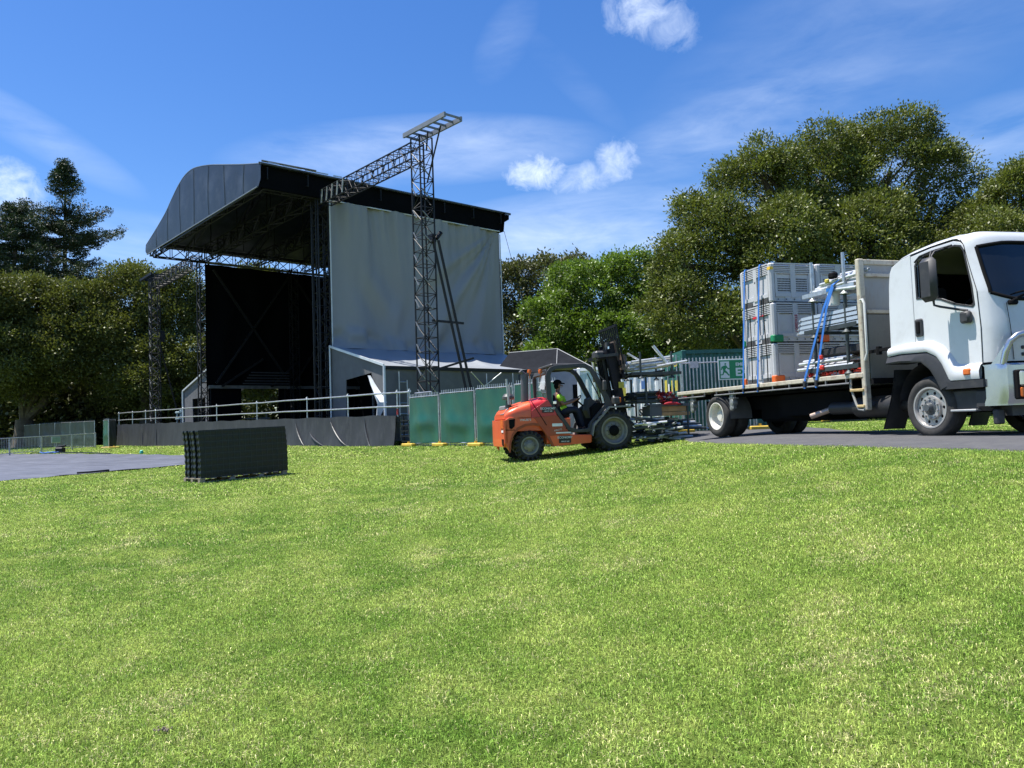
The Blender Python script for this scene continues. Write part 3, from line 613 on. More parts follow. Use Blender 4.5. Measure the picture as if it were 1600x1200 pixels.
for i in range(5): m_.bar((2.4 + .15 * i, W_ - 1.0, 5.2 + i * .2), (5.9, W_ - 1.0, 5.2 + i * .2), .05, .08)
m_.build('stacked_batten', mat('dim grey batten', (.05, .052, .058), .6), stage)
# deck with skirt, wings reaching past both loudspeaker towers; top rises gently to the far left
dz = lambda y: 2.13 + (y + 9.85) * .0148
XD = -1.7
m_ = MB(); m_.grid([[(XD, y, dz(y)), (DP, y, dz(y))] for y in np.linspace(-.9, 33, 10)]); m_.grid([[(DP, y, dz(y) - .3), (XD, y, dz(y) - .3)] for y in np.linspace(-.9, 33, 10)])
m_.grid([[(XD, y, dz(y)), (.9, y, dz(y))] for y in np.linspace(-9.85, -.9, 4)]); m_.grid([[(.9, y, dz(y) - .3), (XD, y, dz(y) - .3)] for y in np.linspace(-9.85, -.9, 4)])
m_.build('deck', mat('black plywood deck', (.03, .03, .032), .7, var=.3), stage)
def skf(y, v): return XD - .05 + .03 * math.sin(y * .9 + 2 * math.sin(y * .35)) * (1 - v * .6) + .012 * math.sin(y * 3.1 + v * 3 + 2 * math.sin(y * .8)) * (1 - v) - .10 * (1 - v) ** 2
rows = []
for v in np.linspace(0, 1, 14):
    rows.append([(skf(y, v), y, (sg(XD, y) - .02) * (1 - v) + (dz(y) + .02 + .02 * math.sin(y * 2.1)) * v) for y in np.linspace(-9.85, 33, 330)])
m_ = MB().grid(rows); m_.grid([[(x + .03, y, z) for x, y, z in r] for r in rows][::-1]); sk = m_.build('skirt', M_skirt, stage, smooth=True)
for y0, dy, vv in ((-4.2, 1.9, 1), (-.6, 1.2, .95), (1.6, .9, .6), (-7.4, .6, .95), (-2.2, 1.6, .5), (4.6, 1.1, .55), (22.3, .3, .8), (25.6, .3, .6)):
    pts = []
    for s in range(9):
        v = vv * (1 - s / 8) ** 1.3; y = y0 - dy * (s / 8) ** 1.5; pts.append((skf(y, v) - .035, y, (sg(XD, y)) * (1 - v) + dz(y) * v))
    MB().sweep(pts, [.008 + .030 * math.sin(math.pi * i / 8) for i in range(9)], 6).build('crease', mat('painted crease sheen', (.060, .064, .072), .5), sk)  # raised creases in a paler colour, the sheen of the cloth painted in
# underside legs of the deck and stairs at the right end
m_ = MB()
for y in (-10.2, -10.9): m_.tube((XD + .1, y, sg(XD, y)), (XD + .1, y, 2.1), .03, 6)
for i in range(5): m_.box(XD + .0, XD + .8, -10.95, -10.15, 1.05 + i * .21, 1.09 + i * .21)
m_.box(XD + .85, XD + 1.0, -11.0, -9.9, 1.0, 2.08); m_.build('side_steps', M_black, stage)

# handrail along the deck edge
hr = stage_thing('handrail', 'long silver two-bar handrail along the front edge of the stage deck', 'handrail')
PY = [-10.75, -9.83, -5.7, -1.62, 4.5, 10.6, 16.8, 22.9, 25.4, 28.9, 32.9]
for y in PY:
    z0 = dz(y); m_ = MB(); m_.tube((XD + .06, y, z0 - .05), (XD + .06, y, z0 + 1.08), .032, 8); m_.bbox(XD, XD + .12, y - .05, y + .05, z0 + .92, z0 + 1.02, .01); m_.build('post', M_galv, hr, smooth=True)
for dz_, a, b in ((.95, -10.8, 33.0), (.38, -10.8, 33.0)):
    m_ = MB(); pts = [(XD + .02, y, dz(y) + dz_ + .012 * math.sin(y * 1.3)) for y in np.linspace(a, b, 16)]; m_.path(pts, .034, 8); m_.build('rail', M_galv, hr, smooth=True)
m_ = MB(); m_.path([(XD + .9, -9.9, 3.05), (XD + .9, -11.1, 3.05), (XD + .9, -11.1, 2.2)], .03, 6); m_.path([(XD + .9, -9.9, 2.5), (XD + .9, -11.1, 2.5)], .03, 6); m_.build('rail', M_galv, hr, smooth=True)
for y in (-9.83, -10.75):
    m_ = MB(); m_.tube((XD + .06, y, 2.16), (XD + .06, y, 2.42), .038, 8); b_ = m_.build('red_sleeve', mat('red and white tape', (.5, .05, .05), .5, var=.5, scale=9), hr)

# loudspeaker towers
def pa_tower(label, y, zt, near):
    t = stage_thing('loudspeaker_tower', label, 'truss tower', 'loudspeaker truss towers beside the stage'); z0 = sg(.0, y)
    m_ = MB(); truss(m_, (0, y, z0 + .1), (0, y, zt - .25), .66, .66, .62, .038, .019, up=(1, 0, 0)); m_.box(-.5, .5, y - .5, y + .5, z0, z0 + .12); m_.build('mast', M_black, t)
    # bright catches on the lattice: aluminium clamps
    m_ = MB()
    for i in range(12):
        z = z0 + .8 + i * (zt - z0 - 1.8) / 12; m_.bar((-.34, y + .3, z + .5), (-.34, y + .02, z + .1), .05, .03); m_.bar((.1 - .4, y - .36, z + .35), (.1, y - .36, z + .02), .05, .03)
    m_.build('diagonal', mat('worn alloy', (.24, .25, .26), .5, metal=.5), t)
    s = -1 if near else 1
    m_ = MB()
    for dx in (-.42, .42): m_.bar((dx, y - s * .75, zt), (dx, y + s * 2.35, zt - .05), .09, .2)
    for k in range(7): yy = y - s * .7 + s * k * .5; m_.bar((-.42, yy, zt - .02), (.42, yy, zt - .02), .06, .08)
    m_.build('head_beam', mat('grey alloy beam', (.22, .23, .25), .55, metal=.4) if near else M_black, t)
    m_ = MB(); m_.bar((0, y + s * 1.45, zt - .15), (0, y + s * .36, zt - 2.3), .05, .05); m_.bar((0, y + s * .5, zt - .1), (0, y + s * .36, zt - .9), .05, .05); m_.build('prop', M_black, t)
    ye = -.9 if near else W_ + .9
    m_ = MB(); truss(m_, (0, y - s * .35, zt - .75), (0, ye, zt - .68), .62, .72, .48, .036, .018); m_.build('link_truss', M_black, t)
    m_ = MB()
    for k in range(5): yy = ye + s * (.3 + k * (.55 if near else 1.1)); m_.bar((-.36, yy, zt - .35), (-.36, yy + s * -.12, zt - 1.05), .06, .05)
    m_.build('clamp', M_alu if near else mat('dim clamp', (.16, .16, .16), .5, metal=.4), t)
    if near:
        for dx in (0, .30):
            m_ = MB(); m_.bar((.45 + dx, y, 9.8), (2.55 + dx, y, sg(2.6, y)), .085, .085); m_.build('raking_brace', M_black, t)
        m_ = MB(); m_.bar((.3, y, 6.22), (2.0, y, 6.2), .07, .1); m_.bar((.3, y, 4.05), (2.5, y, 4.65), .09, .09); m_.box(.3, .5, y - .2, y + .15, 9.65, 10.0); m_.tube((.5, y - .2, 9.8), (.75, y - .2, 10.1), .1, 8); m_.build('winch', M_black, t)
    else:
        m_ = MB(); m_.bar((.4, y, 9.0), (2.3, y, sg(2.3, y)), .1, .1); m_.bar((.5, y - .3, 9.3), (.5, y - .3, 10.2), .3, .3); m_.build('raking_brace', M_black, t)
    return t
pa_tower('tall lattice tower with a raking brace standing in front of the grey stage wall', -9.75, 14.45, True)
pa_tower('tall lattice tower in front of the olive fig tree left of the stage', 28.6, 14.75, False)
gw = at(840, 470, 50)
m_ = MB(); m_.tube(SW(12.4, -.7, 13.8), (gw.x, gw.y, 5.5), .018, 4); tag(m_.build('guy_wire', M_black), 'thin guy wire running down from the rear roof corner', 'wire')

# side lean-to tents
def lean_to(label, sgn, y0, y1, x0, x1a, x1b, zh, zl, door):
    t = stage_thing('side_tent', label, 'tent', 'lean-to tents at the sides of the stage'); nx = 64; ny = 24
    def rz(u, v):  # u along x, v outwards
        return zh + (zl - zh) * v + .13 * math.sin(math.pi * v) * abs(math.sin(u * math.pi * 3)) * -1 + .03 * math.sin(u * 40 + v * 9) * (1 - v) + .1 * math.exp(-((u * 3 - round(u * 3)) / .05) ** 2) * math.sin(math.pi * v) * .6
    rows = [[(x0 - .06 + ((x1a * (1 - v) + x1b * v) - x0) * u, y0 + (y1 - y0) * v, rz(u, v)) for v in np.linspace(0, 1, ny)] for u in np.linspace(0, 1, nx)]
    m_ = MB().grid(rows); m_.grid([[(x, y, z - .03) for x, y, z in r] for r in rows][::-1]); m_.build('tent_roof', mat('silver grey tent vinyl', (.27, .29, .315), .45, var=.1, scale=.8, bump=.2, bscale=3, dirt=(.22, .225, .23), dirt_amt=.4), t, smooth=True)
    M_tw = mat('charcoal tent wall', (.12, .122, .128), .7, var=.15, scale=.8, bump=.4, bscale=3, dirt=(.18, .18, .185), dirt_amt=.4); zf = 2.0
    zr = lambda y: zh + (zl - zh) * (y - y0) / (y1 - y0)
    outer = [(y0, zf), (y1, zf), (y1, zl - .08), (y0, zh - .08)]
    m_ = MB(); m_.plate(outer, x0, x0 + .05, [door], plane='YZ'); m_.build('tent_front', M_tw, t)
    rows = [[(x, y1 + .04 * math.sin(x * 2.2) * sgn, z) for x in np.linspace(x0, x1b, 40)] for z in np.linspace(.95, zl - .1, 6)]
    m_ = MB().grid(rows); m_.grid([[(x, y - .04 * sgn, z) for x, y, z in r] for r in rows][::-1]); m_.build('tent_side', M_tw, t, smooth=True)
    m_ = MB(); m_.tube((x0 - .08, y1, 1.0), (x0 - .08, y1, zl), .07, 8); m_.tube((x0 - .08, y0, 2.0), (x0 - .08, y0, zh), .05, 8); m_.bar((x0 - .1, y0, zh + .02), (x0 - .1, y1, zl + .03), .07, .12); m_.build('tent_post', mat('white tent pole', (.62, .65, .68), .4, metal=.3), t)
    m_ = MB(); m_.bar((x0, y1 + .06 * sgn, zl - .1), (x1b, y1 + .06 * sgn, zl - .1), .08, .16); m_.build('gutter', M_black, t)
    return t
lt = lean_to('grey lean-to tent with a pulled-open doorway below the tarpaulin wall', -1, -.55, -5.85, .3, 12.3, 10.6, 6.0, 4.58, [(-2.0, 2.2), (-5.3, 2.2), (-4.55, 4.34), (-2.05, 4.16)])
m_ = MB(); fl_ = [((-4.55, 4.2), (-4.60, 4.2)), ((-4.75, 3.7), (-4.95, 3.75)), ((-4.9, 3.3), (-5.35, 3.35)), ((-5.1, 2.9), (-5.95, 2.85)), ((-5.2, 2.5), (-5.75, 2.55)), ((-5.3, 2.2), (-5.45, 2.2))]
m_.grid([[(.24 - .18 * math.sin(3.14 * u) - .06 * math.sin(9 * u + i), a_[0] + (b_[0] - a_[0]) * u, a_[1] + (b_[1] - a_[1]) * u) for u in np.linspace(0, 1, 7)] for i, (a_, b_) in enumerate(fl_)]); m_.build('door_flap', mat('pale flap lining', (.55, .60, .64), .5, var=.2), lt, smooth=True)
# frame and scaffold seen behind the doorway and under the roof edge
m_ = MB()
for y in (-2.5, -3.2, -3.7): m_.bar((1.6, y, 2.1), (1.6, y, 4.1), .12, .1)
m_.bar((1.6, -3.8, 3.7), (1.6, -3.0, 3.7), .05, .05); m_.bar((1.6, -3.8, 3.3), (1.6, -3.0, 3.3), .05, .05); m_.build('inner_frame', mat('dim grey frame', (.12, .12, .13), .6), lt)
m_ = MB()
for x, z0, z1 in ((.9, 1.0, 4.3), (1.35, 1.0, 3.9)): m_.tube((x, -6.05, z0), (x, -6.05, z1), .035, 6)
for i in range(6): m_.tube((.9, -6.05, 1.3 + i * .5), (1.35, -6.05, 1.3 + i * .5), .02, 5)
for a, b in (((2.0, 4.35), (4.6, 1.6)), ((7.2, 4.35), (5.0, 3.0)), ((5.2, 4.35), (7.4, 2.4)), ((8.0, 4.35), (8.0, 1.2)), ((6.2, 4.3), (6.2, 1.2)), ((9.4, 4.3), (9.4, 1.2))): m_.tube((a[0], -6.1, a[1]), (b[0], -6.1, b[1]), .028, 5)
m_.build('scaffold_frame', M_galv, lt)
lean_to('small grey lean-to tent at the far left corner of the stage', 1, 18.0, 23.6, .6, 5, 5, 6.35, 5.0, [(19.0, 2.3), (21.6, 2.3), (21.7, 4.35), (19.0, 4.35)])

# hoarding panels: green sheet on a steel frame with a paling top
M_green = mat('green hoarding sheet', (.006, .088, .056), .34, var=.3, scale=.8, dirt=(.03, .15, .10), dirt_amt=.5, dirt_scale=.9, bump=.12, bscale=1.0, spec=.6)
M_yel = mat('yellow plastic foot', (.62, .42, .05), .55, var=.25, scale=6, dirt=(.3, .22, .08), dirt_amt=.5)
def hoarding(label, p, q, hgt=1.95, cloth=True, pales=18, group='green hoarding panels right of the stage', mg=None, seed=0, paleh=None, zb=None):
    p, q = Vector(p), Vector(q); L_ = (q - p).length; ang = math.atan2(q.y - p.y, q.x - p.x); z0 = h(p.x, p.y); z1 = h(q.x, q.y); sl = (z1 - z0) / L_
    t = thing('hoarding_panel', label, 'fence panel', (p.x, p.y, z0), ang, group); Z = lambda x, z: x * sl + z; m_ = MB()
    for x in (.04, L_ - .04): m_.tube((x, 0, Z(x, 0)), (x, 0, Z(x, hgt + .03)), .028, 8)
    m_.tube((.04, 0, Z(0, hgt)), (L_ - .04, 0, Z(L_, hgt)), .022, 6); m_.tube((.04, 0, Z(0, .12)), (L_ - .04, 0, Z(L_, .12)), .022, 6); m_.build('frame', M_galv, t, smooth=True)
    ph = paleh or .13; m_ = MB()
    for i in range(pales):
        x = .1 + (L_ - .2) * i / (pales - 1); zb_ = (.05 if not cloth else hgt - .1); m_.tube((x, .03, Z(x, zb_)), (x, .03, Z(x, hgt + ph)), .014 if cloth else .022, 5)
        if cloth: m_.tube((x, .03, Z(x, .0)), (x, .03, Z(x, .16)), .014, 5)
    m_.build('palings', M_galv if mg is None else mat('shaded palings', (.05, .07, .07), .7), t)  # palings of the overridden panels are darkened too, shade painted into the colour
    if cloth:
        nx, nz = 26, 18; sd = seed * 1.7
        f = lambda u, v: -.035 - .05 * math.exp(-((v - .38 - .06 * math.sin(u * 3 + sd)) / .14) ** 2) * math.sin(math.pi * u) + .02 * math.sin(u * 9 + sd) * (1 - v) * .6 - .012 * math.sin(u * 14 + v * 5 + sd)
        rows = [[(.06 + (L_ - .12) * u, f(u, v), Z(L_ * u, .14 + (hgt - .18) * v)) for u in np.linspace(0, 1, nx)] for v in np.linspace(0, 1, nz)]
        m_ = MB().grid(rows); m_.grid([[(x, y + .015, z) for x, y, z in r] for r in rows][::-1]); m_.build('sheet', mg or M_green, t, smooth=True)
    return t
def foot(label, p, ang=0, group='yellow fence feet along the green panels', m=None):
    t = thing('fence_foot', label, 'fence foot', (p.x, p.y, h(p.x, p.y)), ang, group); m_ = MB(); m_.bbox(-.34, .34, -.12, .12, 0, .13, .03); m_.build('base', m or M_yel, t)
    m_ = MB(); m_.tube((0, 0, .1), (0, 0, .2), .05, 8); m_.build('socket', m or M_yel, t); return t
hy = [-11.1, -13.2, -15.4, -17.5, -19.6]; HL = ['leftmost green hoarding panel beside the stage steps', 'second green hoarding panel from the stage steps', 'third green hoarding panel with its post behind the forklift air intake', 'green hoarding panel seen behind the forklift exhaust']
for i in range(4): hoarding(HL[i], SW(-1.9, hy[i]), SW(-1.9, hy[i + 1] + .05), 1.93 + .05 * i, seed=i)
FLb = ['yellow foot under the post nearest the stage steps', 'yellow foot between the first two green panels', 'yellow foot between the second and third green panels', 'yellow foot hidden close behind the orange forklift bonnet']
for i in range(4): p = SW(-2.0, hy[i] - .05); foot(FLb[i], p, SA + math.pi / 2 + .1)

# left side: hoarding run, half open gate, crowd fence with a notice
M_gdark = mat('shaded green hoarding', (.003, .020, .016), .5, var=.4, scale=1.0, dirt=(.01, .035, .03), dirt_amt=.5)  # hoarding green darkened in colour for the shade under the figs
pts = [at(x, 690, Y) for x, Y in ((148, 61), (132, 63), (110, 65), (86, 67.5), (62, 70), (38, 73))]
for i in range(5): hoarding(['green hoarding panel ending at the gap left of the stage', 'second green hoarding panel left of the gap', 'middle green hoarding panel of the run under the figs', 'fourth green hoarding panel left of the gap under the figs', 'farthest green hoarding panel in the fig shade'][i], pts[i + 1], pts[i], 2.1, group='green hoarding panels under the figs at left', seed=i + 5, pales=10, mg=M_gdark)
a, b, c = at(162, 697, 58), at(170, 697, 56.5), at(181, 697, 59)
hoarding('narrow green panel standing edge-on beside the deck end', a, b, 2.1, group='green hoarding panels under the figs at left', seed=11, pales=5); hoarding('green panel coloured as shaded, turned beside the end of the deck skirt', b, c, 2.1, group='green hoarding panels under the figs at left', seed=12, pales=6, mg=M_gdark)
foot('square yellow block under the edge-on green panel', at(166, 697, 56.5) * 1, .2); foot('yellow block touching the left end of the deck skirt', at(178, 697, 56.2), .6)
def crowd_fence(label, p, q):
    L_ = (q - p).length; t = thing('crowd_fence', label, 'fence', (p.x, p.y, h(p.x, p.y)), math.atan2(q.y - p.y, q.x - p.x), 'low wire fence panels at the left edge'); sl = (h(q.x, q.y) - h(p.x, p.y)) / L_
    m_ = MB(); H_ = 1.15
    for x in (.03, L_ - .03): m_.tube((x, 0, x * sl), (x, 0, x * sl + H_), .035, 6)
    m_.tube((0, 0, H_), (L_, 0, H_ + L_ * sl), .03, 6); m_.tube((0, 0, .15), (L_, 0, .15 + L_ * sl), .025, 6); m_.build('frame', M_galv, t)
    m_ = MB(); n = int(L_ / .14)
    for i in range(1, n): x = L_ * i / n; m_.tube((x, 0, .15 + x * sl), (x, 0, H_ + x * sl), .009, 4)
    m_.build('wires', M_galv, t); return t
cf = [at(x, 700, Y) for x, Y in ((-30, 48), (15, 50.5), (65, 53.5), (113, 57), (150, 60))]
for i in range(4): cf_t = crowd_fence(['low wire fence panel cut by the left picture edge', 'low wire fence panel left of the notice', 'low wire fence panel carrying the white notice', 'last low wire fence panel before the green hoarding'][i], cf[i], cf[i + 1])
p = cf[2].lerp(cf[3], .48); t = thing('notice_board', 'small pale rectangular notice hung on the low wire fence', 'sign', (p.x, p.y - .1, h(p.x, p.y)), math.atan2(cf[3].y - cf[2].y, cf[3].x - cf[2].x))
m_ = MB(); m_.bbox(-.5, .5, -.02, .02, .62, 1.08, .01); m_.build('board', mat('white board edge', (.62, .68, .70), .5), t)
m_ = MB(); m_.box(-.43, .43, -.03, -.021, .67, 1.03); m_.build('panel', mat('pale green notice face', (.30, .42, .42), .5, var=.2, scale=7), t)
m_ = MB(); m_.tube((0, -.03, 0), (0, -.03, .62), .015, 5); m_.build('stake', M_galv, t)
# ratchet and blue strap heap on the far edge of the ground sheet
p = at(93, 706, 50); t = thing('strap_heap', 'small heap of blue strap and dark gear on the far edge of the ground sheet', 'strap', (p.x, p.y, h(p.x, p.y)))
g_ = random.Random(4); m_ = MB(); m_.sweep([(math.cos(i * .8) * (.25 + .02 * i) - i * .03, math.sin(i * .8) * .25, .08 + .04 * math.sin(i * 2)) for i in range(26)], .045, 6); m_.build('strap', mat('blue webbing', (.06, .16, .45), .7), t)
m_ = MB(); m_.bbox(-.2, .3, -.2, .2, .05, .38, .05); m_.tube((-.2, 0, .4), (.35, .05, .48), .07, 8); m_.build('winch', M_black, t)
for lab, pts_ in (('black hose lying along the near edge of the ground sheet', [(120, 740, 26.2), (140, 741, 26.4), (155, 739.5, 26.8), (170, 741, 27.2)]), ('black cable along the far edge of the ground sheet', [(48, 709, 52), (75, 708, 51), (110, 711, 48), (150, 711, 44), (172, 710, 42)])):
    m_ = MB(); m_.sweep([(q.x, q.y, h(q.x, q.y) + .07) for q in [at(*a) for a in pts_]], .035, 6); tag(m_.build('cable', M_black), lab, 'cable')
p = at(221, 707, 41); m_ = MB(); m_.lathe([(.02, 0), (.09, 0), (.1, .04), (.08, .16), (.03, .2), (0, .2)], (p.x, p.y, h(p.x, p.y)), 'Z', 14); tag(m_.build('marker_cone', mat('teal plastic', (.05, .45, .38), .5)), 'tiny teal marker on the grass beyond the ground sheet', 'marker')
# pale equipment behind the rail at the far left of the deck
t = stage_thing('equipment_trailer', 'pale silver equipment trailer behind the handrail at the far left', 'trailer'); m_ = MB()
for z in (3.0, 3.5): m_.bbox(1.5, 2.4, 24.6, 28.6, z, z + .16, .03)
for y in (24.8, 26.2, 27.4, 28.4): m_.bar((1.6, y, 2.4), (1.6, y, 3.6), .1, .1)
m_.bbox(1.6, 2.2, 26.4, 27.8, 3.1, 3.9, .05); m_.build('body', mat('pale trailer panel', (.30, .40, .42), .5, var=.3, scale=2), t)
m_ = MB()
for y in (25.2, 27.9): m_.lathe([(.12, 0), (.32, 0), (.34, .1), (.32, .22), (.12, .22)], (2.0, y, 2.9), 'X', 16)
m_.build('wheel', M_black, t)
# bench like frame seen through the gap under the backdrop
t = stage_thing('equipment_rack', 'low grey rack with rails seen through the gap under the backdrop', 'rack'); m_ = MB()
for z in (2.75, 3.15): m_.bar((2.6, W_ + .9, z), (5.2, W_ + .9, z), .08, .1)
for x in (2.7, 4.9): m_.bar((x, W_ + .9, 2.4), (x, W_ + .9, 3.2), .08, .08)
m_.build('frame', mat('pale rack', (.25, .28, .29), .5), t)
# black wall under the backdrop either side of the gap
for x0, x1 in ((.3, 2.6), (5.4, 12.1)):
    m_ = MB(); m_.box(x0, x1, W_ - .2, W_ - .1, 2.4, 4.95); m_.build('under_wall', M_cloth, stage)
m_ = MB(); m_.box(12.1, 12.2, 0, W_, 2.3, 4.9); m_.build('under_wall', M_cloth, stage)

# peaked black marquee behind the lean-to
pk = at(868, 545, 43); t = thing('black_marquee', 'black peaked marquee roof behind the forklift cab', 'marquee', (pk.x, pk.y, h(pk.x, pk.y)), -.12); zt = pk.z - h(pk.x, pk.y)
m_ = MB(); ev = zt - 1.5
A_ = [(-3.4, -1.7, ev), (2.5, -1.7, ev), (2.5, 2.2, ev), (-3.4, 2.2, ev), (-2.6, 0, zt - .1), (0.1, 0, zt)]
def pan(a, b, c, n=10):
    rows = []
    for i in range(n + 1):
        u = i / n; r = []
        for j in range(n + 1):
            v = j / n; p_ = [a[k] * (1 - u) * (1 - v) + b[k] * u * (1 - v) + c[0][k] * (1 - u) * v + c[1][k] * u * v for k in range(3)]; p_[2] -= .12 * math.sin(math.pi * u) * math.sin(math.pi * v); r.append(tuple(p_))
        rows.append(r)
    m_.grid(rows)
pan(A_[0], A_[1], (A_[4], A_[5])); pan(A_[3], A_[2], (A_[4], A_[5])); pan(A_[1], A_[2], (A_[5], A_[5])); pan(A_[0], A_[3], (A_[4], A_[4]))
m_.build('canopy', mat('black marquee vinyl', (.018, .020, .025), .95, spec=.08, var=.2, bump=.3, bscale=2), t, smooth=True, fix=False)
m_ = MB(); m_.box(-3.4, 2.5, -1.72, -1.68, 0, ev); m_.box(2.48, 2.52, -1.7, 2.2, 0, ev); m_.build('side_sheet', mat('dark valance', (.05, .052, .06), .6), t)
m_ = MB(); m_.path([A_[5], A_[1]], .03, 6); m_.path([A_[5], (0.1, -1.72, ev)], .02, 6); m_.path([A_[4], A_[5]], .03, 6)
for a in A_[:4]: m_.tube((a[0], a[1], 0), a, .05, 8)
m_.build('pole', mat('grey piping', (.3, .31, .32), .5), t)

# containers
def container(name, label, corner, ang, L_, W2, H_, m, doors_at, frame_m, group=None):
    t = thing(name, label, 'container', corner, ang, group); m_ = MB(); z0, z1 = .16, H_ - .12
    def corr(x0, x1, y, n, out):
        pts = []; s = (x1 - x0) / n
        for i in range(n): a = x0 + i * s; pts += [(a, 0), (a + s * .3, 0), (a + s * .5, 1), (a + s * .8, 1)]
        pts.append((x1, 0)); return [[(x, y - out * .04 * k, z) for (x, k) in pts] for z in (z0, z1)]
    n = int(L_ / .28); m_.grid(corr(.08, L_ - .08, .05, n, -1)); m_.grid(corr(.08, L_ - .08, W2 - .05, n, 1))
    m_.box(.03, L_ - .03, .04, W2 - .04, H_ - .08, H_ - .03); m_.box(L_ - .06, L_ - .03, .05, W2 - .05, z0, z1) if doors_at == 0 else m_.box(.03, .06, .05, W2 - .05, z0, z1); m_.box(.03, L_ - .03, .05, W2 - .05, .1, .15); m_.build('shell', m, t)
    m_ = MB()
    for x in (0, L_ - .14):
        for y in (0, W2 - .14): m_.bbox(x, x + .14, y, y + .14, 0, H_, .015)
    for y in (0, W2 - .1):
        m_.box(.14, L_ - .14, y + .005, y + .095, 0, .15); m_.box(.14, L_ - .14, y + .005, y + .095, H_ - .12, H_ - .005)
    for x in (0, L_ - .12): m_.box(x + .005, x + .115, .14, W2 - .14, 0, .14); m_.box(x + .005, x + .115, .14, W2 - .14, H_ - .14, H_ - .005)
    m_.build('frame', frame_m, t)
    if doors_at is not None:
        xd = .04 if doors_at == 0 else L_ - .04; s = -1 if doors_at == 0 else 1
        for k in (0, 1):
            m_ = MB(); y0 = .14 + k * (W2 - .28) / 2; y1 = y0 + (W2 - .28) / 2 - .02; m_.bbox(min(xd, xd + s * .05), max(xd, xd + s * .05), y0, y1, .15, H_ - .15, .01)
            for zc in (.8, 1.5, 2.1): m_.box(min(xd + s * .05, xd + s * .08), max(xd + s * .05, xd + s * .08), y0 + .1, y1 - .1, zc - .05, zc + .05)
            d_ = m_.build('door', m, t); m_ = MB()
            for yy in (y0 + .28, y1 - .28): m_.tube((xd + s * .1, yy, .1), (xd + s * .1, yy, H_ - .1), .022, 6); m_.bar((xd + s * .12, yy, 1.1), (xd + s * .12, yy + .3, 1.12), .03, .05)
            m_.build('lock_rod', M_galv, d_)
    return t
M_cg = mat('dark green container paint', (.020, .115, .095), .5, var=.25, scale=1.2, dirt=(.07, .15, .13), dirt_amt=.5, dirt_scale=1.5)
M_cw = mat('white container paint', (.84, .85, .86), .45, var=.04, dirt=(.6, .56, .5), dirt_amt=.4, dirt_scale=2)
c0 = at(1071, 678, 24.4); gc = container('shipping_container', 'dark green shipping container behind the palisade and the tray of the truck', (c0.x, c0.y, h(c0.x, c0.y)), R(4), 2.99, 2.44, 2.6, M_cg, 0, M_cg)
M_ylab = mat('yellow sticker', (.50, .42, .05), .5, var=.3, scale=14); M_wlab = mat('white sticker', (.8, .8, .8), .5); M_dtext = mat('dark print', (.02, .02, .025), .6)
for (y, z, w, hg, mm) in ((.5, 2.2, .34, .16, M_ylab), (.5, 1.5, .3, .34, M_ylab), (1.0, 1.5, .18, .4, M_ylab), (.62, .95, .4, .12, M_ylab), (1.75, 1.5, .3, .5, M_ylab), (1.4, 1.45, .12, .3, M_wlab), (1.8, 2.0, .5, .07, M_ylab)):
    m_ = MB(); m_.box(-.075, -.07, y - w / 2, y + w / 2, z - hg / 2, z + hg / 2); m_.build('sticker', mm, gc)
c1 = at(905, 680, 29.6); wc = container('portable_office', 'white container standing behind the forklift mast and the stacked tubes', (c1.x, c1.y, h(c1.x, c1.y)), R(-30), 3.5, 2.44, 2.6, M_cw, None, M_cw)
text('lettering', 'SPA', .34, (2.72, .035, .78), (R(90), 0, 0), M_dtext, wc, bold=.012)
for (x, z, w, hg, mm) in ((1.9, 1.5, .16, .5, M_ylab), (1.15, 1.2, .06, 1.2, M_wlab), (2.7, 1.8, .22, .3, mat('blue print', (.1, .2, .45), .5))):
    m_ = MB(); m_.box(x - w / 2, x + w / 2, -.0, .004, z - hg / 2, z + hg / 2); m_.build('sticker', mm, wc)
m_ = MB()
for i in range(7): m_.tube((.35 + i * .42, .0, .2), (.35 + i * .42, .0, 2.4), .012, 5)
m_.build('rib', M_galv, wc)
# grey site hut with a dark window, seen through the cab
c2 = at(866, 678, 32); t = thing('site_hut', 'grey site hut with dark window seen through the forklift cab', 'hut', (c2.x, c2.y, h(c2.x, c2.y)), .05); m_ = MB(); m_.bbox(-.3, 2.6, 0, 2.2, 0, 2.75, .04); m_.build('wall', mat('grey hut cladding', (.17, .19, .24), .6), t)
m_ = MB(); m_.box(.85, 1.7, -.02, 0, 1.1, 2.1); m_.build('window', M_cloth, t); m_ = MB(); m_.box(.8, 1.75, -.05, -.0, 1.02, 1.1); m_.box(.85, 1.7, -.03, 0, .6, .9); m_.build('sill', mat('pale hut trim', (.4, .42, .45), .6), t)
# palisade panels in front of the container, exit sign
pa = at(1066, 676, 23.4); pal = []
for i in range(1):
    a_ = Vector((pa.x + i * 2.36, pa.y + i * .06)); b_ = Vector((pa.x + (i + 1) * 2.36 - .04, pa.y + (i + 1) * .06))
    hoarding(['open palisade fence panel nearest the container doors', 'open palisade fence panel carrying the exit sign', 'open palisade panel behind the plastic bins', 'open palisade panel behind the truck tray', 'open palisade panel behind the truck cab'][i], a_, b_, 2.12, cloth=False, pales=20, group='open palisade panels behind the truck', paleh=.16)
for i in (0, 2, 5, 6):
    q = Vector((pa.x + i * 1.18, pa.y + i * .03 - .1)) if i < 4 else at(1292 + (i - 5) * 24, 657, 52); foot(['yellow foot left of the rear truck wheel', 'second yellow foot from the left behind the truck', 'yellow foot behind the rear truck wheel', 'yellow foot just right of the rear truck wheel', 'yellow foot seen between the truck axles', 'yellow foot right of the far rear wheel', 'yellow foot seen under the exhaust box', 'yellow foot seen under the rear of the cab', 'yellow foot behind the front truck wheel'][i], q, .05)
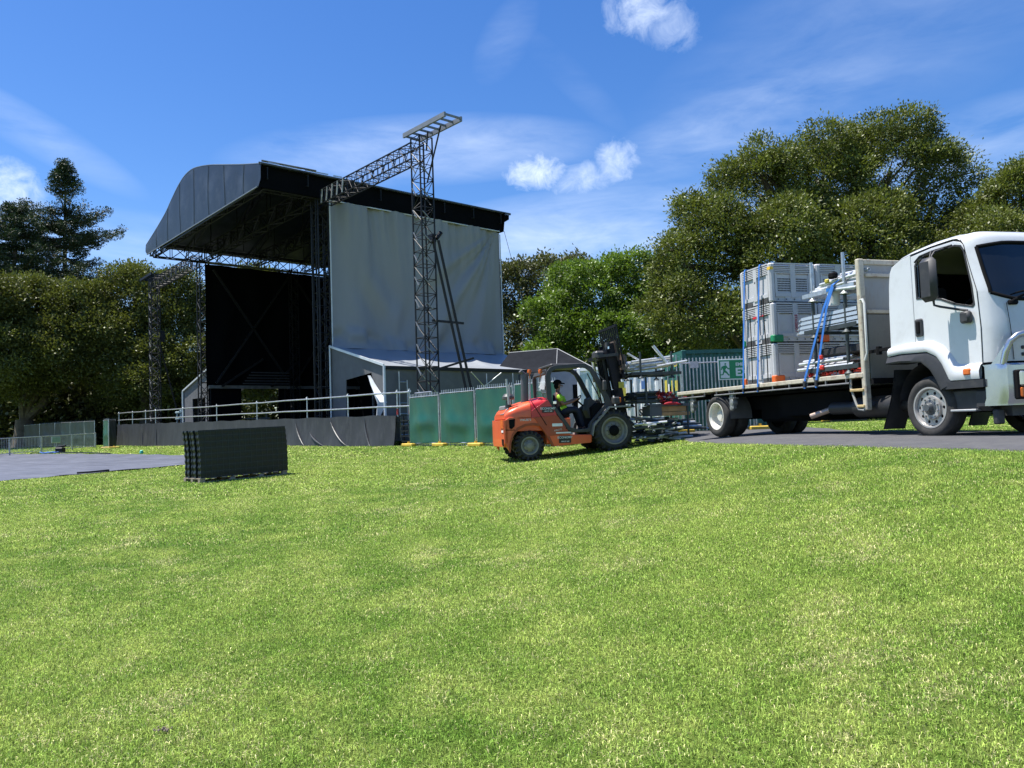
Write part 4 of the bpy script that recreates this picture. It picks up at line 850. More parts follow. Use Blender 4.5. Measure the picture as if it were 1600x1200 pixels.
e = at(1123, 594, 23.25); t = thing('exit_sign', 'green and white emergency exit sign on the palisade beside the bins', 'sign', (e.x, e.y, e.z), .03)
M_sg = mat('sign green', (.015, .25, .10), .45, var=.05); M_sw = mat('sign white', (.78, .80, .78), .5, var=.03)
m_ = MB(); m_.bbox(0, 1.5, 0, .02, 0, .63, .004); m_.build('board', M_sw, t); m_ = MB(); m_.box(.035, 1.465, -.004, -.0, .035, .595); m_.build('panel', M_sg, t)
m_ = MB(); m_.box(.07, .34, -.008, -.0045, .06, .56); dr_ = m_.build('doorway', M_sw, t)
m_ = MB()
def blob(pts, y=-.012): m_.plate(pts, y, y + .003)
blob([(.19, .49), (.225, .515), (.25, .49), (.235, .46), (.2, .46)]); blob([(.17, .43), (.235, .45), (.30, .36), (.38, .34), (.38, .31), (.29, .32), (.25, .37), (.21, .3), (.27, .24), (.34, .14), (.31, .12), (.24, .2), (.18, .23), (.15, .15), (.07, .14), (.07, .17), (.125, .18), (.15, .27), (.13, .36), (.11, .3), (.08, .31), (.10, .40)])
m_.build('running_figure', M_sg, t)
text('lettering', 'EMERGENCY', .135, (.92, -.006, .46), (R(90), 0, 0), M_sw, t, bold=.004); text('lettering', 'EXIT', .33, (.86, -.006, .22), (R(90), 0, 0), M_sw, t, bold=.012)
m_ = MB(); nb = at(1078, 570, 23.3); m_.box(nb.x, nb.x + .26, nb.y, nb.y + .01, nb.z - .1, nb.z + .1); tag(m_.build('warning_tag', mat('red and white tag', (.7, .6, .6), .5, var=.3, scale=12)), 'small pale tag on the first palisade panel', 'tag')
# ---------------------------------------------------------------- pallet with upright folded mats
M_mat_ = mat('dark green plastic mat', (.006, .011, .012), .5, var=.25, scale=4)
M_wood = mat('weathered timber', (.34, .28, .21), .8, var=.3, scale=8, stretch=(1, 6, 6))
pA = at(313, 753.5, 19.9); pB = at(449.5, 739.5, 21.7); pu = Vector((pB.x - pA.x, pB.y - pA.y)); PL = pu.length; pang = math.atan2(pu.y, pu.x)
pz0, pz1 = h(pA.x, pA.y), h(pB.x, pB.y); psl = (pz1 - pz0) / PL
pal = thing('pallet', 'long low timber pallet under the dark folded mats', 'pallet', (pA.x, pA.y, pz0), pang); PD = 1.02
pal.rotation_euler = (0, -math.atan(psl), pang)
for i, y in enumerate((0.02, PD / 2 - .06, PD - .14)):
    m_ = MB(); m_.box(0, PL, y, y + .12, 0.0, .03); [m_.box(x, x + .14, y, y + .12, .03, .10) for x in (0, PL * .33, PL * .66, PL - .14)]; m_.build('runner', M_wood, pal)
for i in range(9):
    m_ = MB(); x = i * (PL - .14) / 8; m_.box(x, x + .14, 0, PD, .103, .125); m_.build('board', M_wood, pal)
NM = 8; MH = 1.24; mw = PD / NM
def fold_mat(i):
    nz = 52; y0 = 0.0; m_ = MB(); th = mw * .55
    fz = lambda z: .007 * math.sin(z * 2 * math.pi / .155) + .022 * math.sin(z * 2.6 + i * .4)
    xs = [0, .03] + [x + d for x in np.linspace(.155, PL - .12, 15) for d in (-.012, 0, .012)] + [PL - .03, PL]
    zs = np.linspace(0, MH, nz)
    def surf(side): return [[(x + fz(z) * 1.3 * (1 if x < .1 or x > PL - .1 else 0) + .035 * (z / MH - .5) * -1, y0 + side * th + (-.006 if (xi % 3 == 0 and 1 < xi < len(xs) - 2) else 0) * (1 if side == 0 else -1) + (fz(z) * .35) * 1, z) for xi, x in enumerate(xs)] for z in zs]
    a, b = surf(0), surf(1); m_.grid(a); m_.grid([r[::-1] for r in b])
    m_.grid([[r[0] for r in b], [r[0] for r in a]]); m_.grid([[r[-1] for r in a], [r[-1] for r in b]]); m_.grid([a[-1], b[-1]])
    return m_
base_m = fold_mat(0); ML = ['front folded mat of the pallet stack, its gridded face towards the lawn', 'second folded mat from the front of the stack', 'third folded mat from the front of the stack', 'fourth folded mat from the front of the stack', 'fourth folded mat from the back of the stack', 'third folded mat from the back of the stack', 'second folded mat from the back of the stack', 'rearmost folded mat of the pallet stack']
up_ = Matrix.Rotation(pang, 3, 'Z') @ Matrix.Rotation(-math.atan(psl), 3, 'Y')
mt0 = None
for i in range(NM):
    if mt0 is None: mt0 = thing('folded_mat', ML[0], 'mat', (0, 0, 0), pang, 'folded plastic mats on the pallet'); base_m.build('mat_body', M_mat_, mt0, smooth=False); \
        [MB().box(.03, PL - .03, -.006, -.001, z, z + .010).build('joint', mat('mat joint', (.030, .042, .044), .5), mt0) for z in np.arange(.155, MH, .155)]; [MB().box(x, x + .012, -.005, -.001, .02, MH - .02).build('upright', mat('mat upright', (.022, .031, .033), .5), mt0) for x in np.linspace(.155, PL - .12, 15)]; \
        None
    t = mt0 if i == 0 else copy_tree(mt0, label=ML[i]); t.location = Vector((pA.x, pA.y, pz0)) + up_ @ Vector((.02 * math.sin(i * 2.2), .01 + i * mw, .127)); t.rotation_euler = pal.rotation_euler

# ---------------------------------------------------------------- forklift (local x = forwards, y = away, z = up)
FF = at(962, 706, 21.3); FA = math.atan2(.208, .978)
fk = thing('forklift', 'orange rough-terrain forklift with dark cab frame facing right', 'forklift', (FF.x, FF.y, FF.z), FA)
def FW(x, y, z): return FF + Vector((x * math.cos(FA) - y * math.sin(FA), x * math.sin(FA) + y * math.cos(FA), z))
M_or = mat('orange machine paint', (.80, .115, .035), .36, var=.12, scale=1.5, dirt=(.30, .14, .07), dirt_amt=.35, dirt_scale=3, coat=.3)
M_red = mat('red bonnet paint', (.55, .022, .028), .35, var=.1, scale=2, coat=.3)
M_fg = mat('dark grey cab frame', (.045, .045, .046), .45, var=.2, scale=3, dirt=(.11, .10, .09), dirt_amt=.4, dirt_scale=4)
M_tyre = mat('tyre rubber', (.028, .027, .026), .8, var=.3, scale=6, dirt=(.10, .09, .08), dirt_amt=.4, dirt_scale=5)
M_rimg = mat('dusty grey rim', (.24, .23, .21), .5, metal=.2, var=.2, scale=5, dirt=(.25, .2, .14), dirt_amt=.5)
M_mast = mat('black mast steel', (.006, .007, .010), .45, spec=.3, var=.3, scale=4)
M_int = mat('dark interior', (.006, .006, .007), .85, spec=.15)
M_glass = glass('clear glass', (.82, .93, .90), .06); M_amber = mat('amber lens', (.60, .13, .015), .25, var=.1); M_chrome = mat('polished metal', (.75, .76, .78), .15, metal=1.0, var=.05)
def wheel(parent, c, R_, wd, rimr, tread, mrim, nl=18, bolts=6, dish=.1, hub=.16, n=40, holes=0, name='wheel'):
    """wheel with axis along y; the outer face looks towards -y"""
    t = bpy.data.objects.new(name, None); COL.objects.link(t); t.parent = parent; t.location = c
    tr = R_ - .035 if tread else R_
    pf = [(rimr, .03), (rimr + .02, .0), (rimr + (tr - rimr) * .5, -.012 + .0), (tr - .05, .02), (tr - .01, .05), (tr, .09), (tr, wd - .09), (tr - .01, wd - .05), (tr - .05, wd - .02), (rimr, wd - .03)]
    m_ = MB(); m_.lathe(pf, (0, 0, 0), 'Y', n)
    if tread:
        for i in range(nl):
            for s in (0, 1):
                a = 2 * math.pi * (i + .5 * s) / nl; ca, sa = math.cos(a), math.sin(a); a2 = a + .14; cb, sb = math.cos(a2), math.sin(a2)
                y0, y1 = (.02, wd * .55) if s == 0 else (wd - .02, wd * .45)
                for (q, e) in (((ca, sa, y0), (cb, sb, y1)),):
                    r1 = R_ - .02; m_.bar((q[0] * (r1 - .02), q[2], q[1] * (r1 - .02)), (e[0] * r1, e[2], e[1] * r1), .075, .055)
                    m_.bar((q[0] * (r1 - .1), q[2] + (.005 if s == 0 else -.005), q[1] * (r1 - .1)), (q[0] * r1, q[2], q[1] * r1), .07, .04)
    else:
        for y in np.linspace(.1, wd - .1, 4): m_.lathe([(R_ - .001, y), (R_ + .004, y + .01), (R_ + .004, y + .035), (R_ - .001, y + .045)], (0, 0, 0), 'Y', n)
    m_.build('tyre', M_tyre, t, smooth=True)
    m_ = MB(); m_.lathe([(rimr + .012, .02), (rimr + .012, .004), (rimr - .02, .004), (rimr - .035, .03), (rimr - .05, dish * .8), (rimr * .72, dish), (rimr * .62, dish * .75), (hub * 1.25, dish * .7), (hub * 1.2, dish * .45), (hub, dish * .4), (hub * .85, dish * .3 - .02), (.02, dish * .3 - .03), (0.001, dish * .3 - .03)], (0, 0, 0), 'Y', n); m_.build('rim', mrim, t, smooth=True)
    m_ = MB()
    for i in range(bolts): a = 2 * math.pi * i / bolts; m_.lathe([(.001, -.02), (.018, -.02), (.018, .03)], (math.cos(a) * hub * 1.45, dish * .7, math.sin(a) * hub * 1.45), 'Y', 6)
    m_.build('bolt_ring', mat('dark bolts', (.12, .12, .12), .5, metal=.5), t)
    m_ = MB(); m_.lathe([(rimr - .01, wd * .5), (.001, wd * .5)], (0, 0, 0), 'Y', 24); m_.build('brake_drum', M_int, t)
    return t
for y, m2 in ((0.0, 1), (1.42, 0)):
    w_ = wheel(fk, (0, y, .59), .595, .44, .37, True, M_rimg, 20, 10, .13, .13); m_ = MB(); m_.lathe([(.001, .0), (.10, .0), (.14, .03), (.165, .09), (.165, .12)], (0, 0, 0), 'Y', 24); m_.build('hub', M_int, w_, smooth=True)
    w2 = wheel(fk, (-2.4, y + .08, .262), .415, .30, .235, True, M_rimg, 18, 6, .07, .10)
# chassis and bonnet
arch = [(-2.94, .10), (-2.91, .36), (-2.84, .55), (-2.70, .70), (-2.50, .79), (-2.28, .81), (-2.10, .78), (-1.98, .62), (-1.88, .42), (-1.76, .22)]
side_low = [(-3.06, .72), (-3.06, .34), (-3.02, .22), (-2.97, .15)] + arch + [(-.66, .28), (-.63, .50), (-1.24, .52), (-1.45, .86), (-1.62, 1.08), (-2.05, 1.04), (-2.6, 1.06), (-2.95, 1.04), (-3.05, .98)]
body = MB()
for y0, y1 in ((.10, .22), (1.68, 1.80)): body.plate(side_low, y0, y1)
body.box(-3.0, -1.2, .2, 1.7, .66, .98); body.box(-1.9, -.6, .2, 1.7, .3, .5)
body.plate([(.10, .34), (.22, .24), (1.68, .24), (1.80, .34), (1.80, .98), (.10, .98)], -3.10, -2.99, plane='YZ')
body.build('chassis', M_or, fk, bevel=.012)
m_ = MB(); m_.plate([(x, z + .0) for x, z in arch] + [(-1.72, .22), (-1.84, .50), (-1.95, .70), (-2.08, .85), (-2.28, .875), (-2.52, .855), (-2.74, .76), (-2.885, .58), (-2.955, .36), (-2.985, .10)], .085, .105); m_.build('arch_lip', mat('darker arch lip', (.30, .06, .02), .5), fk)
m_ = MB(); m_.bar((-3.05, .094, .705), (-2.80, .094, .70), .012, .016); m_.build('body_seam', M_int, fk)
m_ = MB(); m_.bar((-2.32, .09, 1.47), (-1.92, .072, .80), .014, .018); m_.build('bonnet_seam', M_int, fk)
# rounded bonnet: sections across y
def bonnet(x0, x1, pf, name, m, crown=.05, rnd=.16):
    rows = []
    for x in np.linspace(x0, x1, 22):
        z = pf(x); zl = 1.0; r = []
        for (y, k) in ((.10, 0), (.10, .45), (.115, .72), (.16, .88), (.24, .965), (.36, 1.0), (.95, 1.0 + crown / (z - zl + .01) * 0), (1.54, 1.0), (1.66, .965), (1.74, .88), (1.785, .72), (1.80, .45), (1.80, 0)):
            yy = y + (.09 * max(0, (-2.72 - x) / .33) ** 2 * (1 if y < .9 else -1)); r.append((x, yy, zl + (z - zl) * k + (.03 if .3 < y < 1.6 else 0)))
        rows.append(r)
    m_ = MB().grid(rows); m_.add(rows[0], [tuple(range(len(rows[0])))]); m_.add(rows[-1], [tuple(range(len(rows[0]) - 1, -1, -1))]); return m_.build(name, m, fk, smooth=True)
zt_ = lambda x: float(np.interp(x, [-3.07, -3.02, -2.95, -2.85, -2.7, -2.39, -2.2, -2.03, -1.92, -1.84], [1.08, 1.18, 1.24, 1.29, 1.35, 1.45, 1.50, 1.545, 1.545, 1.50]))
bn_ = bonnet(-3.05, -2.34, zt_, 'bonnet', M_or); bonnet(-2.33, -1.86, zt_, 'bonnet_cover', M_red)
m_ = MB(); m_.plate([(-2.33, 1.0), (-2.33, 1.2), (-1.86, 1.5), (-1.63, 1.12), (-1.62, 1.05), (-2.2, 1.03)], .085, .10); m_.build('side_cover', M_red, fk, bevel=.006)
m_ = MB(); m_.plate([(-2.26, 1.02), (-1.62, 1.07), (-1.26, .54), (-1.9, .5)], .078, .10); m_.build('side_panel', mat('darker red orange panel', (.40, .065, .025), .42, var=.15, dirt=(.2, .12, .08), dirt_amt=.4, dirt_scale=4), fk, bevel=.006)
MB().plate([(-2.96, .98), (-2.79, 1.0), (-2.81, .80), (-2.88, .73), (-2.95, .75)], .07, .10).build('vent', M_int, fk); m_ = MB(); m_.plate([(.16, .46), (.40, .46), (.36, .29), (.18, .28)], -3.115, -3.10, plane='YZ'); m_.build('vent', M_int, fk)
m_ = MB(); m_.plate([(.14, .98), (.50, .98), (.50, .76), (.14, .74)], -3.125, -3.10, plane='YZ'); m_.build('tail_lamp', mat('orange lens', (.75, .14, .02), .25), fk, bevel=.01)
m_ = MB(); m_.box(-3.115, -3.10, .16, .40, .64, .70); m_.build('reflector', M_wlab, fk)
m_ = MB(); m_.bbox(-2.98, -2.5, .55, 1.35, 1.24, 1.38, .03); m_.plate([(-3.06, 1.14), (-2.92, 1.30), (-2.86, 1.28), (-3.0, 1.12)], .3, .8); m_.build('engine_grille', mat('grey plastic grille', (.22, .22, .23), .5), fk)
m_ = MB(); m_.tube((-2.86, .55, 1.35), (-2.86, .55, 1.52), .075, 12); m_.lathe([(.001, 0), (.15, 0), (.17, .02), (.17, .08), (.15, .10), (.11, .16), (.001, .17)], (-2.86, .55, 1.54), 'Z', 20); m_.build('air_intake', mat('dark grey plastic', (.07, .07, .075), .5), fk, smooth=True)
m_ = MB(); m_.tube((-2.90, .3, 1.4), (-2.94, .32, 2.1), .03, 6); m_.tube((-2.84, .42, 1.4), (-2.85, .42, 1.95), .03, 6); m_.build('aerial_post', mat('pale post', (.4, .42, .42), .5), fk)
m_ = MB(); m_.tube((-2.42, .45, 1.4), (-2.40, .45, 2.22), .105, 14); m_.tube((-2.4, .45, 2.2), (-2.52, .42, 2.32), .06, 10); m_.build('exhaust', mat('dark exhaust', (.09, .09, .10), .5), fk, smooth=True)
m_ = MB(); m_.tube((-2.2, .75, 1.5), (-2.18, .75, 2.2), .03, 8); m_.build('exhaust_stay', M_galv, fk)
for x, y in ((-2.28, .35), (-1.98, .30)):
    m_ = MB(); m_.lathe([(.001, -.07), (.055, -.07), (.06, .0), (.045, .05), (.001, .055)], (x, y, 2.30), 'Z', 12); m_.tube((x, y, 2.1), (x, y, 2.26), .015, 6); m_.build('beacon', M_amber, fk, smooth=True)
m_ = MB(); m_.bar((-2.35, .32, 2.24), (-1.85, .32, 2.3), .03, .03); m_.build('lamp_bar', M_fg, fk)
# cab: hoop frames on both sides, roof, floor, dash
hoop = [(-1.60, 1.30), (-1.91, 1.42), (-1.89, 2.12), (-1.84, 2.26), (-1.74, 2.38), (-1.60, 2.44), (-.86, 2.48), (-.70, 2.46), (-.54, 2.36), (-.42, 2.18), (-.02, 1.36), (.05, 1.27)]
hol = [(-1.72, 1.42), (-1.74, 2.16), (-1.70, 2.26), (-1.58, 2.33), (-.88, 2.37), (-.73, 2.34), (-.60, 2.24), (-.20, 1.44), (-.2, 1.34), (-.66, .84), (-.72, .68), (-1.0, .66), (-1.22, .72), (-1.5, 1.12)]
outer = [(-1.86, 1.36), (-1.89, 2.14), (-1.84, 2.28), (-1.74, 2.39), (-1.60, 2.44), (-.86, 2.48), (-.70, 2.455), (-.54, 2.36), (-.40, 2.16), (.0, 1.36), (.02, 1.27), (-.16, 1.24), (-.60, .80), (-.61, .57), (-1.12, .57), (-1.30, .64), (-1.62, 1.12), (-1.78, 1.36)]
for y0, y1, nm in ((.12, .20, 'cab_frame'), (1.62, 1.70, 'cab_frame')): m_ = MB(); m_.plate(outer, y0, y1, [hol]); m_.build(nm, M_fg, fk, bevel=.012)
m_ = MB(); m_.bbox(-1.72, -.72, .16, 1.66, 2.40, 2.49, .03); m_.bar((-1.86, .9, 2.2), (-1.8, .9, 2.34), 1.4, .06); m_.build('cab_roof', M_fg, fk)
for yy in (.55, .92, 1.3): m_ = MB(); m_.bar((-.44, yy, 2.25), (-.03, yy, 1.4), .02, .03); m_.build('screen_bar', M_mast, fk) if yy == .92 else None
m_ = MB(); m_.add([(-.46, .2, 2.25), (-.46, 1.62, 2.25), (-.06, 1.62, 1.42), (-.06, .2, 1.42)], [(0, 1, 2, 3)]); m_.build('windscreen', M_glass, fk, fix=False)
m_ = MB(); m_.add([(-1.83, .2, 1.45), (-1.83, 1.62, 1.45), (-1.83, 1.62, 2.25), (-1.83, .2, 2.25)], [(0, 1, 2, 3)]); m_.build('rear_window', M_glass, fk, fix=False)
m_ = MB(); m_.box(-1.6, -.62, .22, 1.62, .60, .66); m_.plate([(-1.75, .66), (-1.75, 1.3), (-1.2, 1.0), (-1.2, .66)], .3, 1.6); m_.plate([(-.5, .66), (-.55, 1.25), (-.38, 1.38), (-.05, 1.34), (-.05, .66)], .22, 1.62); m_.build('cab_floor', M_int, fk)
m_ = MB(); m_.plate([(-.62, 1.18), (-.56, 1.50), (-.50, 1.54), (-.24, 1.32), (-.24, .95), (-.5, .9)], .5, .95); m_.build('dashboard', mat('grey brown dash', (.05, .045, .045), .6), fk, bevel=.01)
m_ = MB(); m_.bbox(-1.55, -1.08, .62, 1.12, 1.0, 1.12, .04); m_.bar((-1.60, .87, 1.1), (-1.74, .87, 1.95), .50, .12); m_.build('seat', mat('black seat', (.02, .02, .022), .7), fk)
m_ = MB(); c_ = Vector((-.80, .87, 1.48)); ax = Vector((-.75, 0, .66)).normalized(); e1 = Vector((0, 1, 0)); e2 = ax.cross(e1)
ring = [c_ + (e1 * math.cos(a) + e2 * math.sin(a)) * .18 for a in np.linspace(0, 2 * math.pi, 20)]; m_.sweep(ring, .016, 6); m_.tube(c_, c_ - ax * .25, .025, 6); m_.bar(ring[0], ring[10], .02, .02); m_.build('steering_wheel', M_int, fk)
m_ = MB(); m_.bbox(-1.70, -1.60, .08, .115, 1.36, 1.46, .03); m_.build('door_latch', M_chrome, fk)
m_ = MB(); m_.bbox(-.47, -.42, .15, .35, 1.95, 2.25, .01); m_.bar((-.42, .1, 2.2), (-.22, -.02, 1.95), .02); m_.bbox(-.30, -.2, -.06, .05, 1.7, 1.98, .02); m_.build('cab_mirror', M_fg, fk)
# front mudguards, lamps
for y0, y1 in ((-.02, .50), (1.4, 1.9)):
    gp = [(-.66, .50), (-.60, .78), (-.14, 1.26), (.40, 1.28), (.50, 1.24)]; m_ = MB()
    rows = [[(x, y, z) for y in (y0, y1)] for x, z in gp]; rows2 = [[(x + .03, y, z - .045) for y in (y0, y1)] for x, z in gp]; m_.grid(rows); m_.grid([r[::-1] for r in rows2]); m_.grid([[r[0] for r in rows2], [r[0] for r in rows]]); m_.grid([[r[1] for r in rows], [r[1] for r in rows2]])
    m_.build('mudguard', mat('pale edged mudguard', (.20, .19, .18), .5, dirt=(.4, .38, .35), dirt_amt=.5, dirt_scale=3), fk)
for y in (.1, 1.75):
    m_ = MB(); m_.bbox(.0, .2, y - .1, y + .1, 1.32, 1.52, .03); l_ = m_.build('front_lamp', M_fg, fk); m_ = MB(); m_.bbox(.17, .235, y - .09, y + .09, 1.36, 1.5, .02); m_.build('lens', M_amber, l_)
# mast tilted back: built upright then leaned
lean = R(-9); ML_ = Matrix.Translation((.62, 0, .2)) @ Matrix.Rotation(lean, 4, 'Y')
def MV(x, y, z): return ML_ @ Vector((x, y, z))
for y in (.45, 1.42):
    m_ = MB(); m_.bar(MV(-.12, y, 0), MV(-.12, y, 2.75), .10, .16); m_.build('mast_rail', M_mast, fk); m_ = MB(); m_.bar(MV(.02, y + .06, .1), MV(.02, y + .06, 2.9), .08, .11); m_.build('inner_rail', M_mast, fk)
    m_ = MB(); m_.tube(MV(-.28, y + .12, .1), MV(-.28, y + .12, 2.5), .05, 8); m_.build('lift_ram', M_chrome if y > 1 else M_mast, fk, smooth=True)
for z in (.2, 1.5): MB().bar(MV(-.14, .4, z), MV(-.14, 1.5, z), .1, .16).build('mast_crossbar', M_mast, fk)
m_ = MB(); m_.bar(MV(-.14, .4, 2.66), MV(-.14, 1.5, 2.66), .1, .16); m_.bar(MV(-.35, .45, 2.55), MV(-.35, 1.4, 2.55), .25, .1); m_.build('mast_crossbar', M_mast, fk)
m_ = MB()
for k in range(5): yy = .62 + k * .13; m_.path([MV(-.2, yy, .2), MV(-.22, yy, 1.3), MV(-.2, yy + .03, 2.5), MV(-.1, yy, 2.78), MV(.0, yy, 2.6), MV(.02, yy, 1.6)], .018, 5)
m_.build('hose', M_mast, fk)
m_ = MB(); m_.bbox(-.30, -.02, .5, .9, 2.62, 2.86, .05); m_.tube((.1, .6, 2.9), (.1, .6, 3.1), .07, 10); m_.tube((.12, .6, 2.95), (.12, .6, 3.02), .1, 10); m_.bar((-.3, .3, 2.68), (.3, .3, 2.73), .06, .08); m_.build('work_lamp', M_fg, fk)
m_ = MB(); m_.lathe([(.001, 0), (.03, 0), (.03, .12), (.001, .12)], (.1, .5, 2.85), 'Z', 8); m_.build('lamp_glint', M_chrome, fk)
for z in (1.92, 2.3): m_ = MB(); m_.bar(MV(.12, .25, z), MV(.12, 1.65, z), .07, .14); m_.build('carriage_bar', M_mast, fk)
# load guard
m_ = MB(); gx_ = .15
for y in np.linspace(.22, 1.68, 10): m_.bar(MV(gx_, y, 2.3), MV(gx_, y, 3.36), .055, .03)
for z in (2.28, 3.36): m_.bar(MV(gx_, .2, z), MV(gx_, 1.7, z), .05, .07)
m_.build('load_guard', M_mast, fk)
m_ = MB(); [m_.bar(MV(gx_ - .02, y, 1.9), MV(gx_ - .02, y, 2.95), .07, .05) for y in (.55, 1.3)]; m_.bar(MV(gx_, .5, 2.9), MV(gx_, 1.35, 2.9), .06, .1); m_.bar((.42, .3, 2.28), (.42, .3, 2.72), .16, .1); m_.build('hanger', mat('rusty brown steel', (.10, .07, .055), .6, var=.3), fk)
m_ = MB(); m_.box(.30, .46, .36, .372, 1.78, 1.95); m_.build('plate', M_ylab, fk)
for y in (.55, 1.3):
    m_ = MB(); p0_ = MV(.2, y, 1.86); m_.bar(p0_, (p0_.x + 1.25, y, p0_.z + .20), .13, .05); m_.bar(MV(.2, y, 1.82), MV(.2, y, 2.35), .13, .05); m_.build('fork', M_mast, fk)
# decals
M_decal = mat('black decal', (.02, .02, .022), .4); M_print = mat('white print', (.7, .7, .68), .5)
def decal(x0, x1, z0, z1, lines, y=.062, ang=0):
    m_ = MB(); m_.box(x0, x1, y, y + .006, z0, z1); d = m_.build('decal', M_decal, fk)
    for (s_, sz, zz) in lines: text('lettering', s_, sz, ((x0 + x1) / 2, y - .003, zz), (R(90), 0, 0), M_print, d, bold=.0015)
decal(-2.03, -1.70, 1.14, 1.30, (('ECONOMY', .085, 1.25), ('1300 271 260', .042, 1.18))); decal(-1.58, -1.24, .30, .50, (('ECONOMY', .085, .45), ('1300 271 260', .042, .34)), y=.085)
text('lettering', '194UB73', .085, (-2.50, .09, .96), (R(90), 0, R(0)), M_print, fk, bold=.001); text('lettering', '6402172', .062, (-1.60, .072, .66), (R(90), R(-8), 0), M_print, fk)
m_ = MB(); m_.box(-1.76, -1.47, .068, .076, .76, .84); m_.box(-1.66, -1.24, .068, .076, .56, .60); m_.build('sticker', M_wlab, fk)
m_ = MB(); m_.lathe([(.001, 0), (.02, 0), (.02, .01)], (-1.36, .068, .70), 'Y', 10); m_.build('cap', M_int, fk)

# driver
def skin_mesh(name, joints, edges, radii, m, parent, sub=1):
    me = bpy.data.meshes.new(name); me.from_pydata(joints, edges, []); ob = bpy.data.objects.new(name, me); COL.objects.link(ob)
    s = ob.modifiers.new('skin', 'SKIN'); s.use_smooth_shade = True
    if not me.skin_vertices: pass
    for i, r in enumerate(radii):
        r = r if isinstance(r, tuple) else (r, r); me.skin_vertices[0].data[i].radius = r; me.skin_vertices[0].data[i].use_root = (i == 0)
    ob.modifiers.new('sub', 'SUBSURF').levels = sub; ob.modifiers['sub'].render_levels = sub
    dg = bpy.context.evaluated_depsgraph_get(); me2 = bpy.data.meshes.new_from_object(ob.evaluated_get(dg)); bpy.data.objects.remove(ob)
    o2 = bpy.data.objects.new(name, me2); COL.objects.link(o2); me2.materials.clear(); me2.materials.append(m); o2.parent = parent; me2.polygons.foreach_set('use_smooth', [True] * len(me2.polygons)); return o2
dp = FW(-1.38, .70, 1.12); drv = thing('person', 'driver in lime and navy work shirt sitting at the forklift steering wheel', 'person', dp, FA); drv.scale = (1.12, 1.12, 1.12)
M_skin = mat('tanned skin', (.26, .13, .085), .55, var=.08); M_lime = mat('lime work shirt', (.34, .62, .03), .7, var=.12, scale=8); M_navy = mat('navy cloth', (.012, .015, .03), .8, var=.2)
J = [(0, 0, .06), (-.03, 0, .26), (-.05, 0, .44), (-.03, 0, .54), (-.01, 0, .60), (.005, 0, .70), (.01, 0, .79)]; E_ = [(0, 1), (1, 2), (2, 3), (3, 4), (4, 5), (5, 6)]; Rr = [(.15, .13), (.15, .12), (.17, .11), (.075, .07), (.058, .056), (.088, .075), (.075, .065)]
for s in (-1, 1):
    b = len(J); J += [(-.04, s * .18, .47), (.02, s * .25, .22), (.27, s * .19, .27), (.42, s * .14, .335), (.47, s * .12, .35)]; E_ += [(2, b), (b, b + 1), (b + 1, b + 2), (b + 2, b + 3), (b + 3, b + 4)]; Rr += [.065, .052, .042, .030, (.042, .02)]
    # four fingers and a thumb closing on the wheel rim
    for k in range(4):
        c = len(J); yo = s * (.095 + k * .018); ln = (.030, .036, .034, .027)[k]; J += [(.49, yo, .372 - k * .004), (.49 + ln, yo, .358), (.485 + ln, yo, .335)]; E_ += [(b + 4, c), (c, c + 1), (c + 1, c + 2)]; Rr += [.011, .009, .008]
    c = len(J); J += [(.455, s * .085, .335), (.475, s * .068, .322)]; E_ += [(b + 4, c), (c, c + 1)]; Rr += [.011, .009]
    b = len(J); J += [(.02, s * .10, .04), (.44, s * .15, .10), (.56, s * .15, -.30), (.60, s * .15, -.42), (.74, s * .16, -.45)]; E_ += [(0, b), (b, b + 1), (b + 1, b + 2), (b + 2, b + 3), (b + 3, b + 4)]; Rr += [.10, .072, .048, .045, (.045, .03)]
skin_mesh('body', J, E_, Rr, M_skin, drv)
JS = [(0, 0, .08), (-.03, 0, .27), (-.05, 0, .45), (-.035, 0, .535)]; ES = [(0, 1), (1, 2), (2, 3)]; RS = [(.165, .145), (.165, .135), (.185, .125), (.09, .085)]
skin_mesh('shirt', JS, ES, RS, M_navy, drv)
m_ = MB(); m_.sweep([(-.02, -.155, .10), (.09, -.13, .14), (.11, -.10, .30), (.07, -.10, .42)], [.06, .07, .06, .05], 8); m_.sweep([(.10, -.12, .05), (.13, -.14, .18)], [.045, .05], 8); m_.build('shirt_panel', M_lime, drv, smooth=True)
for s in (-1, 1): skin_mesh('sleeve', [(-.04, s * .17, .475), (-.02, s * .215, .38), (.015, s * .245, .27)], [(0, 1), (1, 2)], [.088, .082, .07], M_lime, drv); 
JT = [(0, 0, .05)]; ET = []; RT = [(.165, .13)]
for s in (-1, 1): b = len(JT); JT += [(.05, s * .10, .04), (.44, s * .15, .10), (.55, s * .15, -.28), (.58, s * .15, -.38)]; ET += [(0, b), (b, b + 1), (b + 1, b + 2), (b + 2, b + 3)]; RT += [.115, .088, .066, .062]
skin_mesh('trousers', JT, ET, RT, M_navy, drv)
for s in (-1, 1): m_ = MB(); m_.sweep([(.56, s * .15, -.40), (.62, s * .155, -.44), (.74, s * .16, -.46), (.80, s * .16, -.465)], [.055, .06, .055, .03], 8); m_.build('boot', M_int, drv, smooth=True)
m_ = MB()
def ell(m_, c, r, n=14, zmin=-1.0):
    rows = [[(c[0] + r[0] * math.cos(a) * math.cos(b), c[1] + r[1] * math.sin(a) * math.cos(b), c[2] + r[2] * math.sin(b)) for a in np.linspace(0, 2 * math.pi, n + 1)] for b in np.linspace(math.asin(max(-1, zmin)) if zmin > -1 else -math.pi / 2, math.pi / 2, n // 2 + 1)]; m_.grid(rows)
